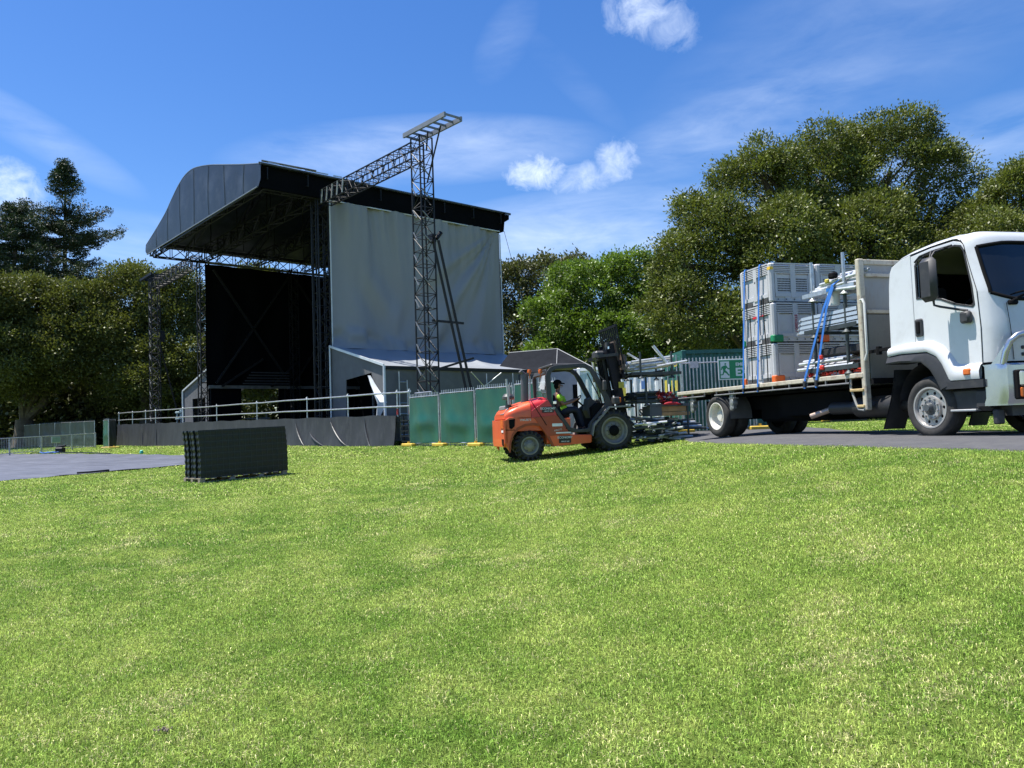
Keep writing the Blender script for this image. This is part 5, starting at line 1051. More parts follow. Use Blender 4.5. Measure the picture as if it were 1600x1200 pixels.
ell(m_, (-.015, 0, .755), (.118, .095, .10), 14, -.15); m_.grid([[(.05, -.09, .755), (.16, -.075, .74), (.19, 0, .735), (.16, .075, .74), (.05, .09, .755)], [(.05, -.085, .775), (.14, -.07, .76), (.17, 0, .758), (.14, .07, .76), (.05, .085, .775)]]); m_.build('cap', M_int, drv, smooth=True)
m_ = MB(); ell(m_, (-.035, 0, .69), (.075, .088, .09), 12); m_.build('hair', M_int, drv, smooth=True)
m_ = MB(); m_.sweep([(.085, 0, .72), (.112, 0, .69), (.10, 0, .672)], [.012, .018, .014], 6); [ell(m_, (.0, s * .085, .69), (.022, .012, .032), 8) for s in (-1, 1)]; m_.build('nose_and_ears', M_skin, drv, smooth=True)
for s in (-1, 1): m_ = MB(); ell(m_, (.082, s * .032, .712), (.012, .014, .009), 8); m_.build('eye', M_int, drv)
m_ = MB(); m_.bar((.088, -.026, .645), (.088, .026, .645), .008, .008); m_.build('mouth', mat('lips', (.2, .07, .06), .5), drv)

# ---------------------------------------------------------------- stillages and tubes in front of the forklift
M_tube = mat('galvanised scaffold tube', (.66, .68, .70), .38, metal=.35, var=.2, scale=5, dirt=(.3, .27, .24), dirt_amt=.5, dirt_scale=6)
M_dtube = mat('dark painted tube', (.045, .055, .058), .5, metal=.3, var=.4, scale=3)
def stillage(label, o, ang, L_, D_, hgt, m1, group, post=True):
    t = thing('stillage', label, 'stillage', o, ang, group); m_ = MB()
    for y in (0, D_): m_.bar((0, y, .14), (L_, y, .14), .06, .08)
    for x in (.04, L_ * .5, L_ - .04): m_.bar((x, 0, .14), (x, D_, .14), .06, .06)
    m_.build('base_frame', m1, t)
    for (x, y) in ((.28, 0), (L_ - .28, 0), (.28, D_), (L_ - .28, D_)):
        m_ = MB(); m_.tube((x, y, .03), (x, y, hgt), .032, 8); m_.lathe([(.085, 0), (.09, .015), (.035, .07), (.03, .07)], (x, y, 0), 'Z', 12); m_.build('post', m1, t, smooth=True)
    return t
TN = [0]
proto_tubes = {}
def tube_thing(p, q, r, m, label, group, cat='scaffold tube'):
    """one tube, sharing mesh data with others of the same length"""
    p, q = Vector(p), Vector(q); L_ = (q - p).length; key = (round(L_, 1), round(r, 3), m.name)
    if key not in proto_tubes:
        m_ = MB(); m_.hollow((0, 0, 0), (key[0], 0, 0), r, 8); o = m_.build('scaffold_tube', m, None, smooth=True); proto_tubes[key] = o.data
    else: o = bpy.data.objects.new('scaffold_tube', proto_tubes[key]); COL.objects.link(o)
    d = (q - p).normalized(); o.rotation_euler = d.to_track_quat('X', 'Z').to_euler(); o.location = p; tag(o, label, cat, group); return o
rq = random.Random(5)
def bundle(W, x0, x1, y0, y1, z0, rows, cols, r, m, label, group, jx=.15, tilt=0.0, skew=.05):
    for i in range(rows):
        for j in range(cols):
            y = y0 + (y1 - y0) * (j + .5 * (i % 2)) / cols; z = z0 + i * r * 1.85 + rq.uniform(-.003, .003); a = x0 + rq.uniform(-jx, jx); b = a + (x1 - x0) * rq.choice((1, 1, .8, .9)); dy = rq.uniform(-skew, skew)
            tube_thing(W(a, y, z + r), W(b, y + dy, z + r + tilt * (b - a)), r, m, label, group)
T_UP = 'silver scaffold tube in the bundle raised on the forks'; T_MID = 'dark tube in the middle stillage in front of the forklift'; T_LOW = 'silver tube in the pile on the ground in front of the forklift'
gz = lambda x, y: h(FW(x, y, 0).x, FW(x, y, 0).y) - FF.z
b0 = gz(1.6, .5)
def SWt(o): return FW(*o)
stillage('lowest stillage standing on the grass in front of the forklift', FW(.86, .12, b0), FA, 1.66, 1.15, 1.42 - b0, M_dtube, 'stillages stacked in front of the forklift')
t2 = stillage('middle stillage holding dark tubes in front of the mast', FW(.74, .12, 1.24), FA, 1.55, 1.15, .82, M_dtube, 'stillages stacked in front of the forklift')
t3 = stillage('topmost stillage lifted on the forks with silver tubes', FW(.60, .12, 2.02), FA + .0, 1.5, 1.15, .75, M_dtube, 'stillages stacked in front of the forklift')
bundle(FW, .66, 1.95, .18, 1.18, 2.24, 5, 9, .03, M_tube, T_UP, 'silver tubes on the forks', .1, .11)
for (a, b, lb) in (((1.72, .1, 2.38), (1.32, .2, 2.94), 'thick grey tube leaning up out of the raised bundle'), ((1.1, .3, 2.45), (.62, .3, 2.72), 'short tube leaning up beside the load guard'), ((1.35, .05, 2.35), (2.2, .0, 2.48), 'silver tube sticking out to the right of the raised bundle')):
    tube_thing(FW(*a), FW(*b), .045 if 'thick' in lb else .03, M_tube, lb, None)
bundle(FW, .72, 1.62, .18, 1.15, 1.42, 3, 7, .04, M_dtube, T_MID, 'dark tubes in the middle stillage', .04, .03)
bundle(FW, 1.35, 1.75, .1, .6, 1.44, 2, 3, .035, M_tube, 'short pale tube beside the red fittings', 'short pale tubes beside the red fittings', .05)
# ground pile: short tubes with their ends showing, crossed layers
for k in range(120):
    x, y, z = rq.uniform(.92, 1.9), rq.uniform(-.05, .85), b0 + .07 + rq.uniform(0, .60); L_ = rq.choice((.4, .6, .9)); yaw = rq.gauss(0, .22) if k % 4 else rq.uniform(1.0, 2.0); pt = rq.gauss(0, .05)
    dx, dy = math.cos(yaw) * L_ / 2, math.sin(yaw) * L_ / 2; sil = k % 5 in (0, 3)
    tube_thing(FW(x - dx, y - dy, z - pt * L_), FW(x + dx, y + dy, z + pt * L_), .034, M_tube if sil else M_dtube, T_LOW if sil else 'dark tube jumbled in the pile on the ground in front of the forklift', 'silver tubes in the ground pile' if sil else 'dark tubes in the ground pile')
for k in range(5): tube_thing(FW(2.1 + .05 * k, .1 + .2 * k, b0 + .34 + .06 * k), FW(2.75 + .04 * (k % 2), .15 + .2 * k, b0 + .34 + .06 * k), .034, M_tube if k % 2 else M_dtube, 'tube end sticking out to the right of the ground pile', 'tube ends right of the ground pile')
tube_thing(FW(1.9, -.1, b0 + .06), FW(2.9, -.35, b0 + .05), .02, M_dtube, 'thin dark bar lying on the grass right of the ground pile', None)
bz_ = b0 + .72
p = FW(1.30, .1, bz_); t = thing('crate', 'brown timber and cardboard crate on top of the ground pile', 'crate', p, FA); m_ = MB(); m_.bbox(.05, 1.0, 0, .8, 0, .10, .01); m_.bbox(.0, .95, .03, .8, .11, .30, .01); m_.build('box', mat('brown board', (.42, .24, .11), .7, var=.25, scale=4), t)
m_ = MB(); m_.box(-.2, 1.0, -.01, .02, .26, .34); m_.box(-.2, .15, -.01, .6, .0, .28); m_.build('liner', mat('grey liner', (.10, .105, .115), .6), t)
M_rfit = mat('red painted fittings', (.22, .012, .014), .45, var=.4, scale=6)
for k in range(40):
    x, y, z = rq.uniform(1.32, 2.0), rq.uniform(.02, .6), bz_ + .36 + rq.uniform(0, .30) * (1 if True else 0); x2 = x
    if z > bz_ + .55: x = rq.uniform(1.38, 1.7)
    p = FW(x, y, z); t = thing('tube_coupler', 'small dark red scaffold coupler heaped above the timber crate', 'coupler', p, rq.uniform(0, 6), 'red couplers heaped above the timber crate'); t.rotation_euler = (rq.uniform(-.8, .8), rq.uniform(-.8, .8), rq.uniform(0, 6))
    m_ = MB(); m_.hollow((0, -.045, 0), (0, .045, 0), .05, 10, .3); m_.bar((.05, 0, 0), (.12, 0, 0), .04, .05); m_.bar((-.05, 0, .02), (-.11, .0, .05), .022, .03); m_.build('clamp', M_rfit, t)
for k in range(6): tube_thing(FW(1.85 + .05 * k, .1 + .1 * k, bz_ + .42 + .02 * k), FW(2.5 + .04 * k, .1 + .1 * k, bz_ + .48 + .02 * (k % 3)), .022, M_rfit if k % 2 else M_dtube, 'red or dark rod lying beside the red couplers', 'rods beside the red couplers')
m_ = MB(); rows = [[(x, -.03 - .03 * math.sin(v * 3), bz_ + .30 + .09 * v - .10 * ((x - 1.7) / .35) ** 2 * v) for x in np.linspace(1.42, 1.98, 12)] for v in np.linspace(0, 1, 5)]
rb_ = m_.grid([[FW(*q) for q in r] for r in rows]).build('red_bag', mat('red bag', (.42, .02, .03), .5)); tag(rb_, 'bright red bag hanging over the timber crate', 'bag')
# ---------------------------------------------------------------- truck (local x = forwards, y = away from the camera side, z = up)
TF = at(1455, 686, 12.3); TB = at(1120, 684, 18.5); tu = Vector((TF.x - TB.x, TF.y - TB.y, 0)).normalized(); TA = math.atan2(tu.y, tu.x); tw = Vector((-tu.y, tu.x, 0))
def TW(x, y, z): return TF + tu * x + tw * y + Vector((0, 0, z))
tk = thing('flatbed_truck', 'white cab flatbed truck loaded with plastic bins and scaffolding', 'truck', TF, TA)
M_wp = mat('white truck paint', (.62, .635, .655), .25, var=.03, scale=1, coat=.5, dirt=(.40, .39, .37), dirt_amt=.35, dirt_scale=2.5)
M_blkp = mat('black plastic trim', (.030, .031, .035), .55, var=.2, scale=5, dirt=(.09, .085, .08), dirt_amt=.5, dirt_scale=4)
M_cream = mat('worn cream steel', (.50, .46, .37), .6, var=.15, scale=4, dirt=(.20, .10, .05), dirt_amt=.8, dirt_scale=7)
M_gpan = mat('grey headboard sheet', (.28, .30, .30), .55, var=.1, scale=2, dirt=(.24, .18, .12), dirt_amt=.6, dirt_scale=3, stretch=(1, 1, .4))
M_ch = mat('black chassis', (.006, .006, .007), .85, spec=.12, var=.3); M_rimw = mat('pale alloy rim', (.42, .41, .40), .38, metal=.4, var=.1, dirt=(.3, .27, .23), dirt_amt=.5, dirt_scale=6)
M_tglass = mat('dark windscreen', (.010, .013, .018), .04, var=.0, spec=.5, coat=.25)
WC = 2.26
sf_ = lambda z: float(np.interp(z, [.88, 1.13, 1.65, 2.2, 2.46, 2.93, 3.06], [1.04, 1.05, 1.06, 1.03, .96, .85, .78]))
arch_w = [(.55, .89), (.42, 1.16), (.30, 1.31), (.10, 1.40), (-.45, 1.42), (-.74, 1.40)]
rearp = [(-.74, 1.40), (-.72, 2.23), (-.69, 2.62), (-.66, 2.80), (-.61, 2.89), (-.43, 2.97), (-.21, 3.01)]
topp = [(-.21, 3.01), (.23, 3.05), (.63, 3.065), (.80, 3.05)]
frontp = [(sf_(z), z) for z in (2.93, 2.7, 2.46, 2.2, 1.9, 1.65, 1.4, 1.13, .89)]
win = [(-.09, 2.29), (-.09, 2.80), (-.04, 2.88), (.10, 2.93), (.68, 2.945), (.78, 2.92), (.83, 2.84), (.93, 2.30), (.955, 2.02), (.93, 1.99), (.62, 2.08), (.36, 2.20), (.10, 2.26), (-.04, 2.27)]
sx = -.19
for yy, s in ((0.0, 1), (WC, -1)):
    a, b = (yy, yy + .05 * s)
    m_ = MB(); m_.plate([(-.74, 1.40), (-.72, 2.23), (-.69, 2.62), (-.66, 2.80), (-.61, 2.89), (-.43, 2.97), (sx - .004, 3.01), (sx - .004, 1.41), (-.45, 1.42)], min(a, b), max(a, b)); m_.build('cab_side', M_wp, tk, bevel=.01)
    m_ = MB(); m_.plate([(sx + .003, 1.41), (sx + .003, 2.975)] + [(.23, 3.02), (.66, 3.03), (.78, 2.99)] + [(x - .014, z) for x, z in frontp[:-1]] + [(.99, .90), (.55, .89), (.42, 1.16), (.30, 1.31), (.10, 1.40)], min(a, b), max(a, b), [win]); dr = m_.build('door', M_wp, tk, bevel=.008)
    m_ = MB(); m_.plate([(sx - .02, 1.41), (sx - .02, 3.02), (.23, 3.04), (.66, 3.045), (.80, 3.0)] + [(x - .01, z) for x, z in frontp] + [(.55, .9), (.42, 1.17), (.3, 1.32), (.1, 1.41)], min(a, b) + .012 * 1, max(a, b) - .012 - 0, [win]); m_.build('door_seal', M_blkp, tk)
    m_ = MB(); m_.plate([(-.12, 2.26), (-.12, 2.81), (-.06, 2.905), (.09, 2.955), (.69, 2.97), (.80, 2.94), (.855, 2.85), (.955, 2.30), (.98, 2.00), (.94, 1.965), (.61, 2.055), (.35, 2.175), (.09, 2.235)], yy - .006 * s, yy + .03 * s, [win]); m_.build('window_seal', M_blkp, dr)
    m_ = MB(); m_.bbox(-.17, -.01, min(yy - .03 * s, yy + .01 * s), max(yy - .03 * s, yy + .01 * s), 1.65, 1.94, .02); hd = m_.build('handle', M_blkp, dr); m_ = MB(); m_.bbox(-.13, -.05, min(yy - .05 * s, yy), max(yy - .05 * s, yy), 1.7, 1.9, .015); m_.build('grip', M_int, dr)
    # flared arch: white ledge, then black guard
    out_w = [(.50, .90), (.37, 1.17), (.27, 1.30), (.09, 1.385), (-.45, 1.405), (-.735, 1.385)]; in_w = [(1.04, .90), (1.05, 1.10), (.62, 1.10), (.52, 1.28), (.38, 1.45), (.16, 1.56), (-.10, 1.58), (-.45, 1.565), (-.735, 1.54)]
    rows = []
    def lerp_path(P, n):
        d = [0]; 
        for p, q in zip(P, P[1:]): d.append(d[-1] + math.hypot(q[0] - p[0], q[1] - p[1]))
        return [(float(np.interp(t, d, [p[0] for p in P])), float(np.interp(t, d, [p[1] for p in P]))) for t in np.linspace(0, d[-1], n)]
    I = lerp_path([(1.04, .895)] + out_w, 40); O = lerp_path([(1.045, 1.13), (.62, 1.14)] + in_w[3:], 40)
    for (k, off) in ((0, -.002), (.15, -.05), (.5, -.085), (.85, -.08), (1, -.07), (1, .01)): rows.append([(o[0] + (i[0] - o[0]) * k, yy + off * s, o[1] + (i[1] - o[1]) * k) for i, o in zip(I, O)])
    m_ = MB().grid(rows); m_.build('arch_flare', M_wp, tk, smooth=True)
    gI = lerp_path([(.34, .76), (.26, .93), (.15, 1.10), (-.02, 1.23), (-.5, 1.26), (-.76, 1.25)], 30); gO = lerp_path([(.56, .87), (.42, 1.15), (.30, 1.30), (.10, 1.385), (-.45, 1.405), (-.76, 1.385)], 30)
    rows = [[(o[0] + (i[0] - o[0]) * k, yy + off * s, o[1] + (i[1] - o[1]) * k) for i, o in zip(gI, gO)] for k, off in ((0, .0), (.1, -.06), (.8, -.10), (1, -.09), (1, .35))]
    m_ = MB().grid(rows); m_.box(.34, 1.10, min(yy - .08 * s, yy + .2 * s), max(yy - .08 * s, yy + .2 * s), .77, .885); m_.build('wheel_guard', M_blkp, tk, smooth=True)
    m_ = MB(); m_.bbox(.76, .90, min(yy - .10 * s, yy), max(yy - .10 * s, yy), .96, 1.06, .02); m_.build('side_repeater', M_amber, tk)
# nose: side edge sweeps round to the flat front
TH = [0, .03, .08, .15, .23, .33, .45, .6]
def fcol(u): # u 0..1 across; returns (extra s, y)
    return u
ys_f = []
for y in TH: ys_f.append((.30 * math.sqrt(1 - (1 - y / .6) ** 2), y))
cols = ys_f + [(.30 + .03 * math.sin(math.pi * (y - .6) / (WC - 1.2)), y) for y in np.linspace(.75, WC - .75, 7)] + [(e, WC - y) for e, y in ys_f[::-1]]
def edge_k(y): d = min(y, WC - y); return min(1, d / .5)
wlo = lambda y: 2.20 - .17 * (1 - (1 - edge_k(y)) ** 2); whi = lambda y: 2.86 + .07 * edge_k(y)
def P3(e, y, z): return (sf_(z) + e * (1 if z < 2.1 else 1 - .20 * (z - 2.1)), y, z)
def band(z0f, z1f, n, cs): return [[P3(e, y, z0f(y) + (z1f(y) - z0f(y)) * i / n) for e, y in cs] for i in range(n + 1)]
m_ = MB().grid(band(lambda y: 1.13, wlo, 10, cols)); m_.build('front_panel', M_wp, tk, smooth=True, fix=False)
ci = [c for c in cols if .07 < c[1] < WC - .07]
ce0 = [c for c in cols if c[1] < .09]; ce1 = [c for c in cols if c[1] > WC - .09]
for c_e in (ce0, ce1): m_ = MB().grid(band(wlo, whi, 10, c_e)); m_.build('windscreen_pillar', M_wp, tk, smooth=True, fix=False)
m_ = MB().grid([[(x - .012, y, z) for x, y, z in r] for r in band(wlo, whi, 10, ci)]); m_.build('windscreen', M_tglass, tk, smooth=True, fix=False)
m_ = MB(); bl = [P3(e, y, wlo(y)) for e, y in ci]; bt = [P3(e, y, whi(y)) for e, y in ci]; lf = [r[0] for r in band(wlo, whi, 10, ci)]; rf = [r[-1] for r in band(wlo, whi, 10, ci)]
for L_ in (bl, bt, lf, rf): m_.sweep(L_, .026, 8)
m_.build('windscreen_seal', M_int, tk, smooth=True)
# roof: from the top of the nose back over the cab
zr_ = lambda s: float(np.interp(s, [p[0] for p in rearp[3:] + topp[1:]] + [1.4], [p[1] for p in rearp[3:] + topp[1:]] + [3.03]))
rows = []
crown = lambda y: .085 * (1 - (1 - min(1, min(y, WC - y) / .28)) ** 3)
rows.append([P3(e, y, whi(y)) for e, y in cols])
for kf in (0.35, .7, 1.0):
    rows.append([(P3(e, y, whi(y))[0] - .03 * kf - .10 * kf ** 2, y, whi(y) + (zr_(.78) + crown(y) * .8 - whi(y)) * (kf ** .75)) for e, y in cols])
x_f = [r[0] for r in rows[-1]]
for k in np.linspace(.06, 1, 18):
    rows.append([(x_f[j] * (1 - k) + (-.66) * k, c[1], zr_(x_f[j] * (1 - k) - .66 * k) + crown(c[1]) * (.8 + .3 * math.sin(math.pi * k)) - .0) for j, c in enumerate(cols)])
rows.append([(-.70, c[1], 2.6) for c in cols]); rows.append([(-.72, c[1], 1.4) for c in cols])
m_ = MB().grid(rows); m_.build('cab_roof', M_wp, tk, smooth=True, fix=False)
m_ = MB(); 
for pth in ([P3(.26, .22, z) for z in np.linspace(1.15, 1.98, 8)],): m_.sweep([(p[0] + .004, p[1] + .06 * (1 - i / 7), p[2]) for i, p in enumerate(pth)], .006, 4)
m_.build('panel_gap', M_int, tk)
m_ = MB(); m_.sweep([(.79, -.000, 3.03), (.85, -.004, 2.93), (.90, -.004, 2.7)] + [(sf_(z) - .0, -.004, z) for z in (2.46, 2.2, 1.9, 1.65, 1.3, .92)], .005, 4); m_.sweep([(.84, .05, 2.72), (.90, .03, 2.5)], .02, 6); m_.bbox(.70, .76, .05, .12, 3.03, 3.09, .01); m_.build('door_gap', M_int, tk)
# wipers, grille, lamps, bullbar, bumper
m_ = MB(); m_.sweep([P3(.30, .28, 2.0), P3(.31, .5, 2.09), P3(.32, .9, 2.2)], .018, 6); m_.sweep([P3(.32, .35, 2.12), P3(.33, 1.0, 2.26)], .012, 6); m_.bbox(sf_(2.0) + .24, sf_(2.0) + .32, .25, .40, 1.95, 2.02, .02); m_.build('wiper', M_int, tk)
m_ = MB(); m_.bbox(1.27, 1.34, .75, WC - .75, 1.5, 1.75, .02); [m_.bbox(1.27, 1.36, .4, WC - .4, z, z + .05, .01) for z in (1.2, 1.3)]; m_.build('grille', M_blkp, tk)
m_ = MB(); rows = [[(P3(e, y, 1.13)[0] - .03, y, z) for e, y in cols] for z in (.95, 1.15)]; m_.grid(rows); m_.box(.3, 1.3, .05, WC - .05, .98, 1.1); m_.build('front_recess', M_int, tk, fix=False)
M_bar = mat('brushed aluminium bar', (.50, .52, .55), .26, metal=.9, var=.08, scale=3)
def bcols(off, y0=-.06):
    c = [(1.10, y0)]
    for a in np.linspace(0, math.pi / 2, 8): c.append((1.30 + off * 0 + .17 * math.sin(a), y0 + .17 * (1 - math.cos(a))))
    c += [(1.50, y) for y in np.linspace(.3, WC - .3, 5)]
    return c + [(x, WC - y) for x, y in c[8::-1]]
bc = bcols(0); rows = [[(x + (-.03 if z < .55 or z > 1.06 else 0), y + (.02 if y < 0 else 0), z) for x, y in bc] for z in (.49, .53, .60, .8, 1.0, 1.06, 1.09)]; rows.append([(x - .10, y + (.1 if y < WC / 2 else -.1), 1.09) for x, y in bc]); rows.insert(0, [(x - .10, y + (.1 if y < WC / 2 else -.1), .49) for x, y in bc])
m_ = MB().grid(rows); bmp = m_.build('bumper', M_bar, tk, smooth=True, fix=False)
for yc in (.30, WC - .30):
    m_ = MB(); m_.bbox(1.44, 1.535, yc - .22, yc + .22, .57, .99, .02); hl = m_.build('headlight', M_int, tk); m_ = MB(); m_.bbox(1.50, 1.56, yc - .20, yc + .20, .76, .97, .02); m_.build('lens', mat('headlamp lens', (.45, .50, .50), .08, metal=.5, spec=.8, coat=1), hl); m_ = MB(); m_.bbox(1.50, 1.555, yc - .20, yc + .02, .60, .74, .015); m_.build('indicator', M_amber, hl); m_ = MB(); m_.bbox(1.50, 1.55, yc + .03, yc + .20, .60, .74, .015); m_.build('fog_lamp', M_chrome, hl)
m_ = MB(); pth = [(1.36, .02, 1.08), (1.40, .03, 1.25), (1.46, .06, 1.40), (1.52, .13, 1.48), (1.56, .26, 1.52), (1.56, WC - .26, 1.52), (1.52, WC - .13, 1.48), (1.46, WC - .06, 1.40), (1.36, WC - .02, 1.08)]; m_.sweep(pth, .045, 12)
m_.sweep([(1.50, .95, 1.08), (1.52, .95, 1.5)], .03, 8); m_.sweep([(1.50, WC - .95, 1.08), (1.52, WC - .95, 1.5)], .03, 8)
m_.plate([(1.18, 1.09), (1.38, 1.09), (1.42, 1.36)], .0, .02); m_.build('bullbar', M_bar, tk, smooth=True)
m_ = MB(); m_.bbox(.40, 1.10, .05, .45, .42, .76, .03); m_.bbox(.86, 1.12, .0, .3, .46, .74, .03); m_.box(1.1, 1.3, .2, WC - .2, .34, .5); st = m_.build('step_box', M_blkp, tk); m_ = MB(); m_.bbox(.44, .90, -.04, .16, .42, .455, .01); m_.build('step_tread', M_alu, tk)
m_ = MB(); m_.bbox(1.12, 1.22, .02, .16, .22, .44, .02); m_.build('tow_bracket', M_blkp, tk)
# mirror
m_ = MB(); my = -.30; m_.bbox(.34, .66, my - .12, my + .03, 2.12, 2.80, .07); mr_ = m_.build('mirror', M_blkp, tk, smooth=True)
m_ = MB(); m_.sweep([(.52, my, 2.14), (.53, my, 2.06), (.58, my + .06, 2.03), (.72, -.06, 1.97), (.86, -.02, 1.93)], .018, 8); m_.sweep([(.5, my, 2.78), (.5, my + .1, 2.9), (.55, .0, 2.96)], .016, 8); m_.bbox(.76, .94, -.10, .0, 1.74, 1.92, .03); m_.build('mirror_arm', M_blkp, tk, smooth=True)
m_ = MB(); m_.bbox(.34 - .006, .35, my - .09, my + .0, 2.2, 2.72, .005); m_.build('mirror_glass', M_tglass, mr_)
m_ = MB(); m_.sweep([(-.08, -.03, 2.86), (.05, -.05, 2.93), (.3, -.06, 2.955), (.68, -.05, 2.965)], .014, 6); m_.bbox(.02, .10, -.05, .0, 2.86, 2.93, .015); m_.sweep([(.45, -.1, 2.95), (.48, -.25, 2.9), (.5, my, 2.8)], .012, 6); m_.build('rain_guard', M_blkp, tk)
# interior
m_ = MB(); m_.box(-.66, -.62, .08, WC - .08, 1.5, 2.8); m_.box(-.6, 1.0, .08, WC - .08, 1.42, 1.5); m_.bbox(.75, 1.15, .1, WC - .1, 1.7, 2.06, .05); m_.build('cab_interior', M_int, tk); m_ = MB(); m_.box(-.2, .95, WC - .035, WC - .03, 1.9, 2.99); m_.build('far_window', mat('dark filler pane', (.006, .008, .009), .1), tk)  # dark pane added to fill the far window so the cab reads black
for y in (.55, 1.7): m_ = MB(); m_.bbox(-.35, .2, y - .26, y + .26, 1.6, 1.85, .06); m_.bbox(-.42, -.25, y - .26, y + .26, 1.8, 2.5, .06); m_.bbox(-.40, -.28, y - .14, y + .14, 2.5, 2.72, .05); m_.build('seat', mat('dark seat cloth', (.03, .03, .035), .8), tk)
m_ = MB(); c_ = Vector((.55, .55, 2.12)); ax = Vector((-.5, 0, .86)); e1 = Vector((0, 1, 0)); e2 = ax.cross(e1); m_.sweep([c_ + (e1 * math.cos(a) + e2 * math.sin(a)) * .22 for a in np.linspace(0, 2 * math.pi, 24)], .016, 6); m_.tube(c_, c_ - ax * .3, .03, 6); m_.build('steering_wheel', M_int, tk)
# chassis, wheels, mudflaps, exhaust
m_ = MB()
for y in (.72, 1.45): m_.box(-8.1, 1.1, y, y + .09, .62, .90)
for x in np.arange(-7.9, -1.2, .6): m_.box(x, x + .06, .05, 2.3, .96, 1.06)
m_.box(-8.2, -1.4, .35, .43, .93, 1.06); m_.box(-8.2, -1.4, 1.85, 1.93, .93, 1.06)
m_.box(-4.6, -2.4, .5, 1.8, .45, .9); m_.box(-6.8, -6.2, .3, 2.0, .4, .62); m_.box(-.3, .3, .3, 2.0, .4, .62); m_.box(-.7, 1.0, .5, 1.8, .55, 1.3); m_.build('chassis', M_ch, tk)
m_ = MB(); m_.bbox(-5.75, -3.4, .75, 1.9, .33, .93, .06); m_.build('shade_box', M_ch, tk)  # black box added to stand in for deep shade under the tray
m_ = MB(); m_.tube((-1.95, .34, .56), (-1.0, .34, .56), .19, 18); m_.tube((-2.7, .35, .56), (-1.9, .35, .56), .12, 12); m_.tube((-1.1, .34, .54), (-.6, .34, .6), .11, 12); m_.build('silencer', mat('dull dark steel', (.035, .035, .037), .5, metal=.3, var=.3), tk, smooth=True)
m_ = MB(); m_.hollow((-2.65, .33, .56), (-3.05, .10, .42), .055, 12, .15); m_.build('tailpipe', mat('heat stained pipe', (.42, .32, .26), .45, metal=.5), tk)
def truck_rim(parent, c, s=1):
    R_, wd, rr = .50, .29, .315
    t = bpy.data.objects.new('wheel', None); COL.objects.link(t); t.parent = parent; t.location = c; t.scale = (1, s, 1)
    pf = [(rr, .04), (rr + .02, .012), (rr + .05, .004), (.40, -.008), (.45, .004), (.478, .03), (.494, .06), (.5, .08), (.5, wd - .08), (.478, wd - .03), (.45, wd), (rr, wd - .04)]
    m_ = MB(); m_.lathe(pf, (0, 0, 0), 'Y', 56)
    for y in np.linspace(.09, wd - .12, 4): m_.lathe([(.5, y), (.505, y + .004), (.505, y + .032), (.5, y + .036)], (0, 0, 0), 'Y', 56)
    m_.build('tyre', M_tyre, t, smooth=True); return t
def disc_with_holes(m_, r0, r1, y, nh, rh, rad, th=.02):
    outer = [(math.cos(a) * r1, math.sin(a) * r1) for a in np.linspace(0, 2 * math.pi, 48, endpoint=False)]
    holes = [[(math.cos(a) * r0, math.sin(a) * r0) for a in np.linspace(0, -2 * math.pi, 24, endpoint=False)]]
    for i in range(nh):
        c0 = 2 * math.pi * i / nh; holes.append([(math.cos(c0) * rad + math.cos(b) * rh, math.sin(c0) * rad + math.sin(b) * rh) for b in np.linspace(0, -2 * math.pi, 10, endpoint=False)])
    m_.plate(outer, y, y + th, holes)
for y in (0.0,):
    w_ = truck_rim(tk, (0, y, .5)); m_ = MB(); m_.lathe([(.33, .02), (.33, .008), (.305, .008), (.295, .03), (.285, .07), (.283, .2)], (0, 0, 0), 'Y', 56); disc_with_holes(m_, .12, .284, .055, 10, .028, .235); m_.lathe([(.20, .055), (.19, .02), (.12, .02), (.118, .06)], (0, 0, 0), 'Y', 40); rm = m_.build('rim', M_rimw, w_, smooth=True)
    m_ = MB()
    for i in range(10): a = 2 * math.pi * (i + .5) / 10; m_.lathe([(.001, -.012), (.014, -.012), (.017, .024)], (math.cos(a) * .158, 0, math.sin(a) * .158), 'Y', 8)
    m_.build('nut_ring', mat('grey nuts', (.4, .4, .4), .4, metal=.6), w_); m_ = MB(); m_.lathe([(.001, -.06), (.055, -.06), (.07, -.035), (.08, .005), (.125, .02), (.138, .05)], (0, 0, 0), 'Y', 24); m_.build('hub', mat('dark hub', (.10, .11, .115), .45, metal=.4), w_, smooth=True)
    m_ = MB(); m_.lathe([(.28, .12), (.001, .12)], (0, 0, 0), 'Y', 24); m_.build('brake_drum', M_int, w_)
fw2 = copy_tree(w_, loc=(0, WC, .5)); fw2.parent = tk; fw2.scale = (1, -1, 1)
for y, dp in ((.0, 1), (.33, 0)):
    w_ = truck_rim(tk, (-6.45, y, .5)); 
    m_ = MB(); m_.lathe([(.33, .02), (.33, .008), (.31, .008), (.30, .03), (.275, .05), (.262, .20), (.20, .215), (.12, .215), (.12, .12), (.10, .10), (.001, .10)], (0, 0, 0), 'Y', 48); m_.build('rim', mat('cream steel rim', (.66, .64, .58), .4, var=.1, dirt=(.3, .25, .2), dirt_amt=.4, dirt_scale=6), w_, smooth=True)
    m_ = MB(); m_.lathe([(.3, .22), (.001, .22)], (0, 0, 0), 'Y', 24); m_.build('brake_drum', M_int, w_)
for y in (2.29, 1.96): c = copy_tree(w_, loc=(-6.45, y, .5)); c.parent = tk; c.scale = (1, -1, 1)
